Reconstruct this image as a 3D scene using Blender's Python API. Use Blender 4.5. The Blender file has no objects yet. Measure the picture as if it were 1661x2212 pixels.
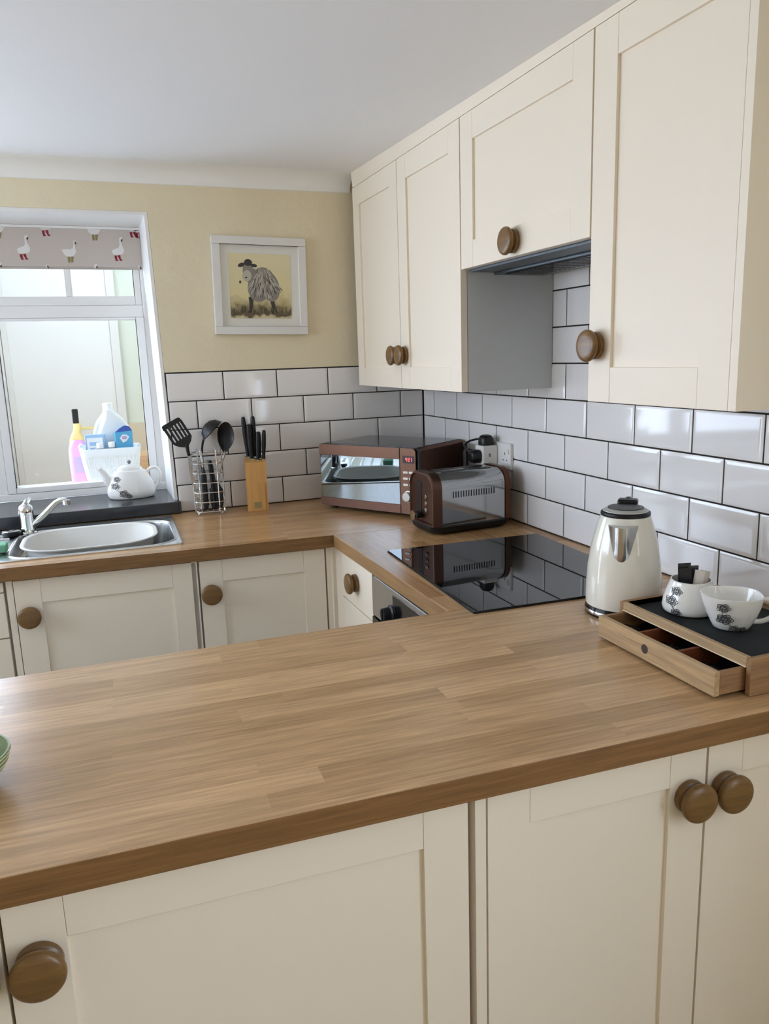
import bpy, bmesh, math, random
from mathutils import Matrix, Vector
random.seed(7)
PI = math.pi
R = math.radians
scene = bpy.context.scene
COL = scene.collection

# ------------------------------------------------------------------ materials
def lin(c):
    if isinstance(c, str):
        c = c.lstrip('#')
        c = tuple(int(c[i:i + 2], 16) / 255 for i in (0, 2, 4))
    return tuple((v / 12.92 if v <= .04045 else ((v + .055) / 1.055) ** 2.4) for v in c) + (1.0,)

def setin(node, name, val):
    if name in node.inputs:
        node.inputs[name].default_value = val

def mat(name, color, rough=.5, metal=0., spec=.5, coat=0., bump=0., bscale=60., mottle=0., mscale=8., emis=None, estr=0., trans=0., sheen=0.):
    m = bpy.data.materials.new(name); m.use_nodes = True
    nt = m.node_tree; b = nt.nodes['Principled BSDF']
    c = lin(color)
    b.inputs['Base Color'].default_value = c
    b.inputs['Roughness'].default_value = rough
    b.inputs['Metallic'].default_value = metal
    setin(b, 'Specular IOR Level', spec); setin(b, 'Coat Weight', coat); setin(b, 'Coat Roughness', .06)
    setin(b, 'Transmission Weight', trans); setin(b, 'Sheen Weight', sheen)
    tc = nt.nodes.new('ShaderNodeTexCoord')
    if mottle:
        n = nt.nodes.new('ShaderNodeTexNoise'); n.inputs['Scale'].default_value = mscale; n.inputs['Detail'].default_value = 4
        nt.links.new(tc.outputs['Object'], n.inputs['Vector'])
        mx = nt.nodes.new('ShaderNodeMix'); mx.data_type = 'RGBA'
        mx.inputs[6].default_value = tuple(v * (1 - mottle) for v in c[:3]) + (1,)
        mx.inputs[7].default_value = tuple(min(1, v * (1 + mottle * .6)) for v in c[:3]) + (1,)
        nt.links.new(n.outputs['Fac'], mx.inputs[0]); nt.links.new(mx.outputs[2], b.inputs['Base Color'])
    if bump:
        n2 = nt.nodes.new('ShaderNodeTexNoise'); n2.inputs['Scale'].default_value = bscale; n2.inputs['Detail'].default_value = 5
        nt.links.new(tc.outputs['Object'], n2.inputs['Vector'])
        bp = nt.nodes.new('ShaderNodeBump'); bp.inputs['Strength'].default_value = bump; bp.inputs['Distance'].default_value = .004
        nt.links.new(n2.outputs['Fac'], bp.inputs['Height']); nt.links.new(bp.outputs['Normal'], b.inputs['Normal'])
    if emis:
        b.inputs['Emission Color'].default_value = lin(emis); b.inputs['Emission Strength'].default_value = estr
    return m

def wood(name, c1, c2, axis='x', rough=.45, staves=None, grain=1.0, rot=0., spec=.4, coat=0.):
    """Oak: fine stretched grain, optionally laid out in butcher-block staves (length, width)."""
    m = bpy.data.materials.new(name); m.use_nodes = True
    nt = m.node_tree; b = nt.nodes['Principled BSDF']; L = nt.links.new
    b.inputs['Roughness'].default_value = rough; setin(b, 'Specular IOR Level', spec)
    setin(b, 'Coat Weight', coat); setin(b, 'Coat Roughness', .18)
    tc = nt.nodes.new('ShaderNodeTexCoord')
    mp = nt.nodes.new('ShaderNodeMapping')
    mp.inputs['Rotation'].default_value = {'x': (0, 0, rot), 'y': (0, 0, R(90) + rot), 'z': (0, R(90), 0)}[axis]
    L(tc.outputs['Object'], mp.inputs['Vector'])
    st = nt.nodes.new('ShaderNodeMapping'); st.inputs['Scale'].default_value = (4.5, 70.0, 70.0)
    L(mp.outputs['Vector'], st.inputs['Vector'])
    n = nt.nodes.new('ShaderNodeTexNoise'); n.inputs['Scale'].default_value = 1.6; n.inputs['Detail'].default_value = 6; n.inputs['Roughness'].default_value = .62
    n.inputs['Distortion'].default_value = .35
    st2 = nt.nodes.new('ShaderNodeMapping'); st2.inputs['Scale'].default_value = (9.0, 330.0, 330.0)
    L(mp.outputs['Vector'], st2.inputs['Vector'])
    n3 = nt.nodes.new('ShaderNodeTexNoise'); n3.inputs['Scale'].default_value = 1.0; n3.inputs['Detail'].default_value = 3
    L(st2.outputs['Vector'], n3.inputs['Vector'])
    ramp = nt.nodes.new('ShaderNodeMapRange'); ramp.inputs['From Min'].default_value = .32; ramp.inputs['From Max'].default_value = .7
    ramp.inputs['To Min'].default_value = 1 - .26 * grain; ramp.inputs['To Max'].default_value = 1 + .10 * grain
    fr = nt.nodes.new('ShaderNodeMapRange'); fr.inputs['From Min'].default_value = .3; fr.inputs['From Max'].default_value = .6
    fr.inputs['To Min'].default_value = 1 - .16 * grain; fr.inputs['To Max'].default_value = 1.03
    mx = nt.nodes.new('ShaderNodeMix'); mx.data_type = 'RGBA'
    mx.inputs[6].default_value = lin(c1); mx.inputs[7].default_value = lin(c2)
    if staves:
        br = nt.nodes.new('ShaderNodeTexBrick'); br.offset = .37; br.offset_frequency = 2; br.squash = 1.35; br.squash_frequency = 3
        br.inputs['Scale'].default_value = 1.0; br.inputs['Brick Width'].default_value = staves[0]; br.inputs['Row Height'].default_value = staves[1]
        br.inputs['Mortar Size'].default_value = 0.0; br.inputs['Color1'].default_value = (0, 0, 0, 1); br.inputs['Color2'].default_value = (1, 1, 1, 1)
        L(mp.outputs['Vector'], br.inputs['Vector']); L(br.outputs['Color'], mx.inputs[0])
        ofs = nt.nodes.new('ShaderNodeVectorMath'); ofs.operation = 'MULTIPLY_ADD'      # each stave its own cut of the grain
        ofs.inputs[1].default_value = (7.3, 31.7, 5.1)
        L(br.outputs['Color'], ofs.inputs[0]); L(st.outputs['Vector'], ofs.inputs[2]); L(ofs.outputs['Vector'], n.inputs['Vector'])
    else:
        L(st.outputs['Vector'], n.inputs['Vector'])
        n2 = nt.nodes.new('ShaderNodeTexNoise'); n2.inputs['Scale'].default_value = .5; L(st.outputs['Vector'], n2.inputs['Vector']); L(n2.outputs['Fac'], mx.inputs[0])
    L(n.outputs['Fac'], ramp.inputs['Value']); L(n3.outputs['Fac'], fr.inputs['Value'])
    mu = nt.nodes.new('ShaderNodeMath'); mu.operation = 'MULTIPLY'; L(ramp.outputs['Result'], mu.inputs[0]); L(fr.outputs['Result'], mu.inputs[1])
    vm = nt.nodes.new('ShaderNodeVectorMath'); vm.operation = 'SCALE'
    L(mx.outputs[2], vm.inputs[0]); L(mu.outputs['Value'], vm.inputs['Scale']); L(vm.outputs['Vector'], b.inputs['Base Color'])
    bp = nt.nodes.new('ShaderNodeBump'); bp.inputs['Strength'].default_value = .08; bp.inputs['Distance'].default_value = .001
    L(n3.outputs['Fac'], bp.inputs['Height']); L(bp.outputs['Normal'], b.inputs['Normal'])
    return m

def glass(name, tint='#ffffff', gloss=.06):
    m = bpy.data.materials.new(name); m.use_nodes = True
    nt = m.node_tree; nt.nodes.clear(); L = nt.links.new
    o = nt.nodes.new('ShaderNodeOutputMaterial'); t = nt.nodes.new('ShaderNodeBsdfTransparent'); g = nt.nodes.new('ShaderNodeBsdfGlossy')
    t.inputs['Color'].default_value = lin(tint); g.inputs['Roughness'].default_value = .01
    mx = nt.nodes.new('ShaderNodeMixShader'); fz = nt.nodes.new('ShaderNodeFresnel'); fz.inputs['IOR'].default_value = 1.45
    ge = nt.nodes.new('ShaderNodeNewGeometry'); iv = nt.nodes.new('ShaderNodeMath'); iv.operation = 'SUBTRACT'; iv.inputs[0].default_value = 1.0
    L(ge.outputs['Backfacing'], iv.inputs[1]); ml_ = nt.nodes.new('ShaderNodeMath'); ml_.operation = 'MULTIPLY'      # mirror only on the outer skins, so no light is trapped in the pane
    L(fz.outputs['Fac'], ml_.inputs[0]); L(iv.outputs[0], ml_.inputs[1]); L(ml_.outputs[0], mx.inputs[0]); L(t.outputs[0], mx.inputs[1]); L(g.outputs[0], mx.inputs[2]); L(mx.outputs[0], o.inputs['Surface'])
    return m

M = {}
M['wall'] = mat('cream_wall_paint', '#e4d7b9', .85, spec=.2, bump=.8, bscale=20, mottle=.03, mscale=5)
M['ceiling'] = mat('ceiling_paint', '#eeeeef', .9, spec=.1, bump=.05, bscale=80)
M['coving'] = mat('white_coving_paint', '#f1efea', .7, spec=.15)
M['trim'] = mat('white_trim_paint', '#e3e0d9', .45, spec=.35)
M['tile'] = mat('white_glazed_tile', '#e8e4e1', .07, spec=.5)
M['grout'] = mat('dark_grout', '#37312e', .9, spec=.1)
M['cab'] = mat('cream_cabinet_paint', '#ebdfcc', .42, spec=.35, bump=.02, bscale=200)
M['melamine'] = mat('grey_white_melamine', '#c4c7c8', .5, spec=.3)
M['gap'] = mat('cabinet_inside', '#5a5145', .8, spec=.1)
M['top_x'] = wood('oak_block_worktop', '#b08b61', '#d0aa7e', 'x', .26, (.52, .043), rot=R(2.4), spec=.45)
M['top_b'] = wood('oak_block_worktop_rear', '#a87e52', '#c69c6c', 'x', .26, (.52, .043), rot=R(3.4), spec=.45)
M['top_y'] = wood('oak_block_worktop_side', '#a87e52', '#c69c6c', 'y', .26, (.52, .043), spec=.45)
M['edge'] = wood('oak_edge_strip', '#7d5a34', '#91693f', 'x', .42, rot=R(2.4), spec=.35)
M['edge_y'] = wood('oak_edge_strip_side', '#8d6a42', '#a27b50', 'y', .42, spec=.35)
M['knob'] = wood('stained_oak_knob', '#6c4e28', '#846238', 'x', .33, grain=1.0, spec=.45)
M['frame_white'] = mat('white_window_paint', '#e8e6e3', .4, spec=.4)
M['slate'] = mat('polished_slate', '#34363a', .2, spec=.5, mottle=.35, mscale=30, bump=.05, bscale=120)
M['steel'] = mat('brushed_steel', '#c9cbcc', .22, 1.)
M['sink'] = mat('satin_sink_steel', '#cfd0cf', .24, 1.)
M['toastchrome'] = mat('toaster_chrome', '#a8a9aa', .09, 1.)
M['chrome'] = mat('chrome', '#dddddd', .06, 1.)
M['darkmetal'] = mat('dark_chrome', '#3a3a3c', .15, 1.)
M['copper'] = mat('copper_bronze_metal', '#5e4033', .28, 1.)
M['copper_light'] = mat('brushed_copper_fascia', '#664c40', .33, 1.)
M['mirror'] = mat('mirrored_oven_glass', '#82898b', .02, 1.)
M['black'] = mat('black_plastic', '#131314', .38, spec=.4)
M['blackgloss'] = mat('black_gloss', '#0b0b0c', .12, spec=.5)
M['hob'] = mat('black_ceramic_glass', '#0a0b0c', .015, spec=.55)
M['kettle'] = mat('cream_enamel', '#e3dfd2', .16, spec=.5, coat=.5)
M['china'] = mat('white_glazed_china', '#e6e4df', .12, spec=.5, coat=.3)
M['ink'] = mat('dark_ink_print', '#2b2a2e', .35)
M['inkgrey'] = mat('grey_ink_print', '#77777d', .35)
M['bowl'] = mat('pale_grey_plastic', '#dcdad5', .35, spec=.4)
M['bamboo'] = wood('knife_block_beech', '#bb8a4c', '#cf9f60', 'z', .45, grain=.5)
M['traywood'] = wood('acacia_tray_wood', '#b08f66', '#c6a880', 'x', .5, grain=1.1)
M['traydark'] = wood('drawer_inside_wood', '#6f3a20', '#84492a', 'x', .55, grain=1.0)
M['mat'] = mat('black_tray_mat', '#232526', .75, spec=.25, bump=.15, bscale=400)
M['socket'] = mat('white_socket_plastic', '#e4e1dc', .32, spec=.45)
M['fabric'] = mat('taupe_linen', '#c3b8af', .95, spec=.1, bump=.3, bscale=700, sheen=.2)
M['goose'] = mat('goose_white_print', '#dcd8d4', .95, spec=.1)
M['boot'] = mat('red_boot_print', '#86323c', .95, spec=.1)
M['legs'] = mat('ochre_leg_print', '#8d7f58', .95, spec=.1)
M['beak'] = mat('dark_beak_print', '#4f423c', .95, spec=.1)
M['pic_frame'] = mat('white_picture_frame', '#e0ddd8', .4, spec=.4)
M['mount'] = mat('white_mount_card', '#e2dfd6', .9, spec=.1)
M['pane'] = glass('window_glass')
M['sky_dimmer'] = glass('sky_dimming_glass', '#9aa09f')  # tint cuts the skylight falling into the porch
M['red_led'] = mat('red_display_digit', '#ff6a70', .5, emis='#ff5560', estr=2.2)
M['display'] = mat('dark_red_display', '#1d0306', .2)
M['btn'] = mat('pale_button', '#f0e8e0', .35)
M['dialgrey'] = mat('satin_grey_dial', '#c4c3bf', .4, .3)
M['traywood_y'] = wood('acacia_tray_wood_side', '#96704c', '#ac865e', 'y', .5, grain=1.2)
M['lip'] = mat('rail_highlight', '#e4cfae', .5)  # pale tone stands in for light caught along the tray rail
M['hoodgrey'] = mat('grey_hood_metal', '#5c6266', .4, .6)
M['porch'] = mat('porch_white_paint', '#ebe8e2', .8, spec=.15)
M['porch_green'] = mat('porch_pale_green_paint', '#d9dccc', .85, spec=.15)
M['porch_dado'] = mat('porch_beige_paint', '#d8c8ae', .85, spec=.15)
M['porch_wood'] = wood('porch_pine', '#c89a6c', '#d8ae84', 'x', .6, grain=.5)
M['floor'] = mat('stone_floor', '#8d7f6c', .5, mottle=.15, mscale=3)
M['white_plastic'] = mat('white_plastic', '#eceeee', .3, spec=.4)
M['pink'] = mat('pink_liquid_plastic', '#e0a6da', .25, spec=.45)
M['yellow'] = mat('yellow_plastic', '#e8cf86', .3)
M['blue'] = mat('sky_blue_carton', '#4ea6d3', .5)
M['deepblue'] = mat('deep_blue_carton', '#1f4fa8', .5)
M['paleblue'] = mat('pale_blue_carton', '#9dbfe0', .5)
M['lilac'] = mat('lilac_print', '#b9a3cf', .5)
M['green_glaze'] = mat('green_glaze', '#7d8a5d', .25, mottle=.2, mscale=30)
M['green_pale'] = mat('pale_green_glaze', '#b9bd96', .25)
M['sponge'] = mat('green_sponge', '#79b596', .95, bump=.6, bscale=300)
M['sachet'] = mat('black_foil_sachet', '#1a1b22', .22, .0, spec=.5, bump=.3, bscale=90)
M['sachet_white'] = mat('white_paper_sachet', '#cfc6bb', .5)
M['rubber'] = mat('grey_rubber', '#777a78', .6)
M['dot'] = mat('dark_knot', '#3a2618', .6)

# ------------------------------------------------------------------ mesh builder
class MB:
    def __init__(s): s.bm = bmesh.new()
    def add(s, t, X=None, mi=0):
        if X is not None: bmesh.ops.transform(t, matrix=X, verts=t.verts)
        vm = {}
        for v in t.verts: vm[v] = s.bm.verts.new(v.co)
        for f in t.faces:
            try: nf = s.bm.faces.new([vm[v] for v in f.verts])
            except ValueError: continue
            nf.material_index = mi
        t.free(); return s
    def box(s, x0, x1, y0, y1, z0, z1, bev=0., seg=2, mi=0, X=None):
        t = bmesh.new(); bmesh.ops.create_cube(t, size=1)
        sx, sy, sz = abs(x1 - x0), abs(y1 - y0), abs(z1 - z0)
        for v in t.verts: v.co = Vector((v.co.x * sx + (x0 + x1) / 2, v.co.y * sy + (y0 + y1) / 2, v.co.z * sz + (z0 + z1) / 2))
        if bev > 0:
            bmesh.ops.bevel(t, geom=list(t.edges), offset=min(bev, .49 * min(sx, sy, sz)), offset_type='OFFSET', segments=seg, profile=.5, affect='EDGES')
        return s.add(t, X, mi)
    def loft(s, rings, close0=True, close1=True, cyc=True, mi=0, X=None):
        t = bmesh.new(); vs = [[t.verts.new(p) for p in r] for r in rings]
        n = len(rings[0])
        for a, b in zip(vs[:-1], vs[1:]):
            for i in range(n if cyc else n - 1):
                j = (i + 1) % n
                q = [a[i], a[j], b[j], b[i]]
                try: t.faces.new(q)
                except ValueError: pass
        if close0 and n > 2: t.faces.new(list(reversed(vs[0])))
        if close1 and n > 2: t.faces.new(vs[-1])
        bmesh.ops.recalc_face_normals(t, faces=t.faces)
        return s.add(t, X, mi)
    def lathe(s, prof, n=32, X=None, mi=0, c0=True, c1=True):
        return s.loft([[(r * math.cos(2 * PI * i / n), r * math.sin(2 * PI * i / n), z) for i in range(n)] for r, z in prof], c0, c1, True, mi, X)
    def prism(s, pts, z0, z1, bev=0., mi=0, X=None):
        t = bmesh.new(); lo = [t.verts.new((x, y, z0)) for x, y in pts]
        f = t.faces.new(lo); ex = bmesh.ops.extrude_face_region(t, geom=[f])
        for e in ex['geom']:
            if isinstance(e, bmesh.types.BMVert): e.co.z = z1
        bmesh.ops.recalc_face_normals(t, faces=t.faces)
        if bev: bmesh.ops.bevel(t, geom=list(t.edges), offset=bev, segments=2, profile=.5, affect='EDGES')
        return s.add(t, X, mi)
    def tube(s, pts, r, n=8, closed=False, mi=0, X=None):
        P = [Vector(p) for p in pts]; m = len(P); rr = r if isinstance(r, (list, tuple)) else [r] * m
        rings = []; prev = None
        for i, p in enumerate(P):
            a = P[(i - 1) % m] if (closed or i > 0) else p
            b = P[(i + 1) % m] if (closed or i < m - 1) else p
            d = (b - a).normalized()
            if prev is None:
                u = d.orthogonal().normalized()
            else:
                u = (prev - d * prev.dot(d))
                u = u.normalized() if u.length > 1e-6 else d.orthogonal().normalized()
            prev = u; w = d.cross(u)
            rings.append([p + (u * math.cos(2 * PI * k / n) + w * math.sin(2 * PI * k / n)) * rr[i] for k in range(n)])
        if closed: rings.append(rings[0]); return s.loft(rings, False, False, True, mi, X)
        return s.loft(rings, True, True, True, mi, X)
    def obj(s, name, mats, parent=None, smooth=True, angle=38, loc=None):
        bm = s.bm
        bmesh.ops.remove_doubles(bm, verts=bm.verts, dist=1e-6)
        me = bpy.data.meshes.new(name); bm.to_mesh(me); bm.free()
        if not isinstance(mats, (list, tuple)): mats = [mats]
        for k in mats: me.materials.append(M[k] if isinstance(k, str) else k)
        if smooth:
            me.polygons.foreach_set('use_smooth', [True] * len(me.polygons))
            me.set_sharp_from_angle(angle=R(angle))
        o = bpy.data.objects.new(name, me); COL.objects.link(o)
        if smooth:
            wn = o.modifiers.new('weighted_normals', 'WEIGHTED_NORMAL'); wn.keep_sharp = True; wn.weight = 60
        if parent is not None: o.parent = parent
        if loc is not None: o.location = loc
        return o

def rrect(cx, cy, w, d, r, z, n=6):
    out = []
    for sx, sy, a0 in ((1, 1, 0), (-1, 1, 90), (-1, -1, 180), (1, -1, 270)):
        for k in range(n + 1):
            a = R(a0 + 90 * k / n)
            out.append((cx + sx * (w / 2 - r) + r * math.cos(a), cy + sy * (d / 2 - r) + r * math.sin(a), z))
    return out

def smoothpath(pts, n=6, closed=False):
    """Catmull-Rom through the points."""
    P = [Vector(p) for p in pts]; m = len(P); out = []
    rng = range(m) if closed else range(m - 1)
    for i in rng:
        p0 = P[(i - 1) % m] if (closed or i > 0) else P[i]
        p1 = P[i]; p2 = P[(i + 1) % m]
        p3 = P[(i + 2) % m] if (closed or i + 2 < m) else p2
        for k in range(n):
            t = k / n
            out.append(.5 * ((2 * p1) + (p2 - p0) * t + (2 * p0 - 5 * p1 + 4 * p2 - p3) * t * t + (3 * p1 - p0 - 3 * p2 + p3) * t ** 3))
    if not closed: out.append(P[-1])
    return out

def T(x, y, z, rz=0., rx=0., ry=0.):
    return Matrix.Translation((x, y, z)) @ Matrix.Rotation(rz, 4, 'Z') @ Matrix.Rotation(ry, 4, 'Y') @ Matrix.Rotation(rx, 4, 'X')

def tag(o, label, cat, group=None):
    o['label'] = label; o['category'] = cat
    if group: o['group'] = group
    return o
def thing(name, label, cat, loc=(0, 0, 0), rz=0., group=None):
    o = bpy.data.objects.new(name, None); o.empty_display_size = .05; COL.objects.link(o)
    o.location = loc; o.rotation_euler = (0, 0, rz)
    return tag(o, label, cat, group)
def structure(o, label=None):
    o['kind'] = 'structure'
    if label: o['label'] = label
    return o
def sempty(name, loc=(0, 0, 0)):
    o = bpy.data.objects.new(name, None); COL.objects.link(o); o.location = loc; o['kind'] = 'structure'; return o

XZ = Matrix(((1, 0, 0, 0), (0, 0, -1, 0), (0, 1, 0, 0), (0, 0, 0, 1)))   # prism drawn in (x,z), thickness runs towards -y
def ceil_z(y): return 2.127 + .024 * y
SKY, EXPO = 11.4, 0.0
# ------------------------------------------------------------------ the room
WL, WF = -3.3, -4.5
LW0, LW1 = -1.5, -.1   # unseen high opening added to light the cupboards and cooker-wall tiles
RW0, RW1, RWZ0, RWZ1 = -3.85, -3.15, .72, 2.0   # small window behind the camera
b = MB(); b.box(WL - .1, .1, WF - .1, .38, -.1, 0.); structure(b.obj('floor', 'floor', smooth=False))
b = MB()
b.loft([[(WL - .1, WF - .1, ceil_z(WF - .1)), (.1, WF - .1, ceil_z(WF - .1)), (.1, .38, ceil_z(.38)), (WL - .1, .38, ceil_z(.38))],
        [(WL - .1, WF - .1, 2.35), (.1, WF - .1, 2.35), (.1, .38, 2.35), (WL - .1, .38, 2.35)]])
structure(b.obj('ceiling', 'ceiling', smooth=False))
WT = 2.2
# window wall: the reveal leans a little, as old walls do
b = MB()
b.prism([(-1.0135, .0), (.1, .0), (.1, WT), (-1.0375, WT), (-1.033, 1.979), (-1.0135, .95)], 0, -.38, X=XZ)
b.prism([(-2.55, 1.979), (-1.033, 1.979), (-1.0375, WT), (-2.55, WT)], 0, -.38, X=XZ)
b.prism([(-2.55, 0), (-1.0135, 0), (-1.0135, .925), (-2.55, .925)], 0, -.38, X=XZ)
b.prism([(-2.72, 0), (-2.55, 0), (-2.55, WT), (-2.72, WT)], 0, -.38, X=XZ)
b.prism([(WL - .1, 2.0), (-2.72, 2.0), (-2.72, WT), (WL - .1, WT)], 0, -.38, X=XZ)
wall_back = structure(b.obj('wall_back', 'wall', smooth=False))
# white painted reveal lining of the window opening
b = MB()
b.prism([(-2.55, 1.968), (-1.034, 1.968), (-1.034, 1.979), (-2.55, 1.979)], -.004, -.33, X=XZ)
b.prism([(-1.0255, .957), (-1.0145, .957), (-1.034, 1.968), (-1.045, 1.968)], -.004, -.33, X=XZ)
b.obj('window_reveal', 'frame_white', wall_back, smooth=False)
b = MB(); b.box(0, .1, RW1, .38, 0, WT); b.box(0, .1, WF - .1, RW0, 0, WT); b.box(0, .1, RW0, RW1, 0, RWZ0); b.box(0, .1, RW0, RW1, RWZ1, WT)
wall_right = structure(b.obj('wall_right', 'wall', smooth=False))
# the side of the room behind and left of the camera: an added high opening lets in daylight
b = MB()
b.box(WL - .1, WL, LW1, 0, 0, WT); b.box(WL - .1, WL, WF, LW0, 0, WT); b.box(WL - .1, WL, LW0, LW1, 2.0, WT); b.box(WL - .1, WL, LW0, LW1, 0, 1.2)
structure(b.obj('wall_left', 'wall', smooth=False))
b = MB(); b.box(WL - .1, .1, WF - .1, WF, 0, WT)
structure(b.obj('wall_front', 'wall', smooth=False))
# coving along the window wall
b = MB(); prof = [(0, 2.068)]
for k in range(9):
    a = R(90 * k / 8); prof.append((-.006 - .074 * (1 - math.cos(a)), 2.070 + .054 * math.sin(a)))
prof += [(-.082, 2.13), (0, 2.16)]
b.loft([[(x, y, z) for y, z in prof] for x in (WL, -.29)])
structure(b.obj('trim_1', 'coving', angle=50))
# cornice strip above the wall cupboards
b = MB(); y0, y1 = -.068, -1.95
b.loft([[(-.3, y, 2.0735), (-.02, y, 2.0735), (-.02, y, ceil_z(y) + .01), (-.306, y, ceil_z(y) + .01)] for y in (y0, y1)])
structure(b.obj('trim_2', 'cab', smooth=False))

# metro tiles with bevelled edges: one mesh per tiled wall, grout behind
def tile_wall(b, rows, u0, u1, flip=False):
    """rows: (z0, z1, first joint); tiles in (u, z) with the glaze facing -n; returns tiles as (u, n, z)"""
    G, H, B = .0042, .0064, .011
    for z0, z1, j in rows:
        us = [u0]; u = j
        while u > u0: u -= .203
        while u < u1:
            if u > u0 + .012 and u < u1 - .012: us.append(u)
            u += .203
        us.append(u1)
        for a, c in zip(us[:-1], us[1:]):
            a2, c2, za, zb = a + G / 2, c - G / 2, z0 + G / 2, z1 - G / 2
            rings = []
            for ins, h in ((0, 0), (0, .0035), (B, H), ):
                rings.append([(a2 + ins, h, za + ins), (c2 - ins, h, za + ins), (c2 - ins, h, zb - ins), (a2 + ins, h, zb - ins)])
            if c2 - a2 < 2.4 * B or zb - za < 2.4 * B:
                rings = rings[:2]
            b.loft(rings, False, True)
L4, L3, L2, L1, T0 = 1.0122, 1.1152, 1.2182, 1.3212, 1.4242
# window wall: u = x, normal towards -y
XB = Matrix(((1, 0, 0, 0), (0, -1, 0, 0), (0, 0, 1, 0), (0, 0, 0, 1)))
t = MB()
c0, d0 = -.0028 - .203 * 8, -.1057 - .203 * 8
def back_u0(z): return -1.0145 - (z - .95) * .0185
for z0, z1, j in ((.912, L4, c0), (L4, L3, d0), (L3, L2, c0), (L2, L1, d0), (L1, T0, c0)):
    tile_wall(t, [(z0, z1, j)], back_u0((z0 + z1) / 2) + .002, -.0065)
bmesh.ops.transform(t.bm, matrix=XB, verts=t.bm.verts); bmesh.ops.reverse_faces(t.bm, faces=t.bm.faces)
bmesh.ops.recalc_face_normals(t.bm, faces=t.bm.faces)
g = MB(); g.prism([(back_u0(.91) , .91), (0, .91), (0, T0 + .003), (back_u0(T0), T0 + .003)], 0, .0018, X=XZ); g.obj('grout', 'grout', wall_back, smooth=False)
t.obj('wall_tiles', 'tile', wall_back, angle=15)
# cooker wall: u = -y, normal towards -x
XR = Matrix(((0, -1, 0, 0), (-1, 0, 0, 0), (0, 0, 1, 0), (0, 0, 0, 1)))
t = MB(); a0, b0 = .1065, .206
rows = [(.912, L4, b0), (L4, L3, a0), (L3, L2, b0), (L2, L1, a0), (L1, T0, b0)]
tile_wall(t, rows, .0065, 2.62)
tile_wall(t, [(T0, T0 + .103, a0), (T0 + .103, T0 + .206, b0), (T0 + .206, T0 + .32, a0)], .945, 1.545)
bmesh.ops.transform(t.bm, matrix=XR, verts=t.bm.verts); bmesh.ops.recalc_face_normals(t.bm, faces=t.bm.faces)
for f in t.bm.faces:
    if f.normal.x > .02: f.normal_flip()
g = MB(); g.box(-.0018, 0, -2.622, 0, .91, T0); g.box(-.0018, 0, -1.547, -.943, T0, T0 + .322)
g.obj('grout', 'grout', wall_right, smooth=False)
t.obj('wall_tiles', 'tile', wall_right, angle=15)

# ------------------------------------------------------------------ the kitchen window and the porch beyond it
win = sempty('window_1', (0, .31, 0))
b = MB()
b.box(-1.0545, -1.006, 0, .07, .957, 2.0, .003); b.box(-2.55, -2.49, 0, .07, .957, 2.0, .003)
b.box(-2.49, -1.0545, .0005, .07, 1.955, 2.0, .003); b.box(-2.55, -1.006, -.004, .07, .957, .985, .004)
b.box(-1.612, -1.0545, .0005, .07, 1.641, 1.686, .003); b.box(-2.49, -1.655, .0005, .07, 1.641, 1.686, .003); b.box(-1.655, -1.612, 0, .07, .984, 1.9555, .003)
b.obj('window_frame', 'frame_white', win)
def sash(x0, x1, z0, z1, st, rt, rb, yf=.008):
    b = MB(); y1 = yf + .042
    b.box(x0, x0 + st, yf, y1, z0, z1, .003); b.box(x1 - st, x1, yf, y1, z0, z1, .003)
    b.box(x0 + st, x1 - st, yf, y1, z1 - rt, z1, .003); b.box(x0 + st, x1 - st, yf, y1, z0, z0 + rb, .003)
    o = b.obj('window_sash', 'frame_white', win)
    p = MB(); p.box(x0 + st - .004, x1 - st + .004, yf + .018, yf + .021, z0 + rb - .004, z1 - rt + .004)
    p.obj('window_pane', 'pane', o, smooth=False)
    return o
sash(-1.611, -1.055, .9855, 1.6405, .030, .010, .022, yf=-.006)
sash(-2.489, -1.656, .9855, 1.6405, .034, .012, .026)
for x0, x1, mx in ((-1.611, -1.055, -1.317), (-2.489, -1.656, -2.07)):
    o = sash(x0, x1, 1.6865, 1.9545, .024, .03, .034)
    g = MB(); g.box(mx - .0125, mx + .0125, .010, .05, 1.7205, 1.9245, .004); g.obj('glazing_bar', 'frame_white', o)
b = MB(); b.box(-2.549, -1.0155, -.032, .309, .9125, .957, .004)
b.box(-1.0165, -1.006, -.032, -.009, .9125, .957, .003)
tag(b.obj('window_sill', 'slate'), 'black slate window sill behind the sink', 'window sill')

b = MB(); b.box(-1.655, -.4, 1.5, 1.6, 0, 2.6); pw = structure(b.obj('wall_porch', 'porch_green', smooth=False))
b = MB(); b.box(-1.64, -1.148, 1.478, 1.5, 0, 2.4, .003); b.obj('white_panelling', 'porch', pw)
b = MB(); b.box(-1.148, -1.103, 1.465, 1.5, 0, 2.5, .006); b.box(-1.668, -1.638, 1.468, 1.6, 0, 2.6, .004); b.obj('wall_post', 'trim', pw)
b = MB(); b.box(-1.103, -.5, 1.482, 1.5, 0, 1.148, .003); b.obj('lower_panel', 'porch_dado', pw)
b = MB(); b.box(-3.4, -.4, .381, 1.5, -.1, 0); structure(b.obj('floor_porch', 'floor', smooth=False))
b = MB(); b.box(-.55, -.45, .381, 1.5, 0, 2.6); structure(b.obj('wall_porch_side', 'porch', smooth=False))
b = MB(); b.box(-1.668, -.4, .381, 1.6, 2.6, 2.61); structure(b.obj('porch_sky_dimmer', 'sky_dimmer', smooth=False))  # unseen tinted sheet added overhead to dim the porch
b = MB(); b.box(-1.72, -1.670, .80, 1.6, 0, 2.6); structure(b.obj('porch_light_blocker', 'porch', smooth=False))  # unseen wall added to keep side daylight off the visible porch
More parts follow.
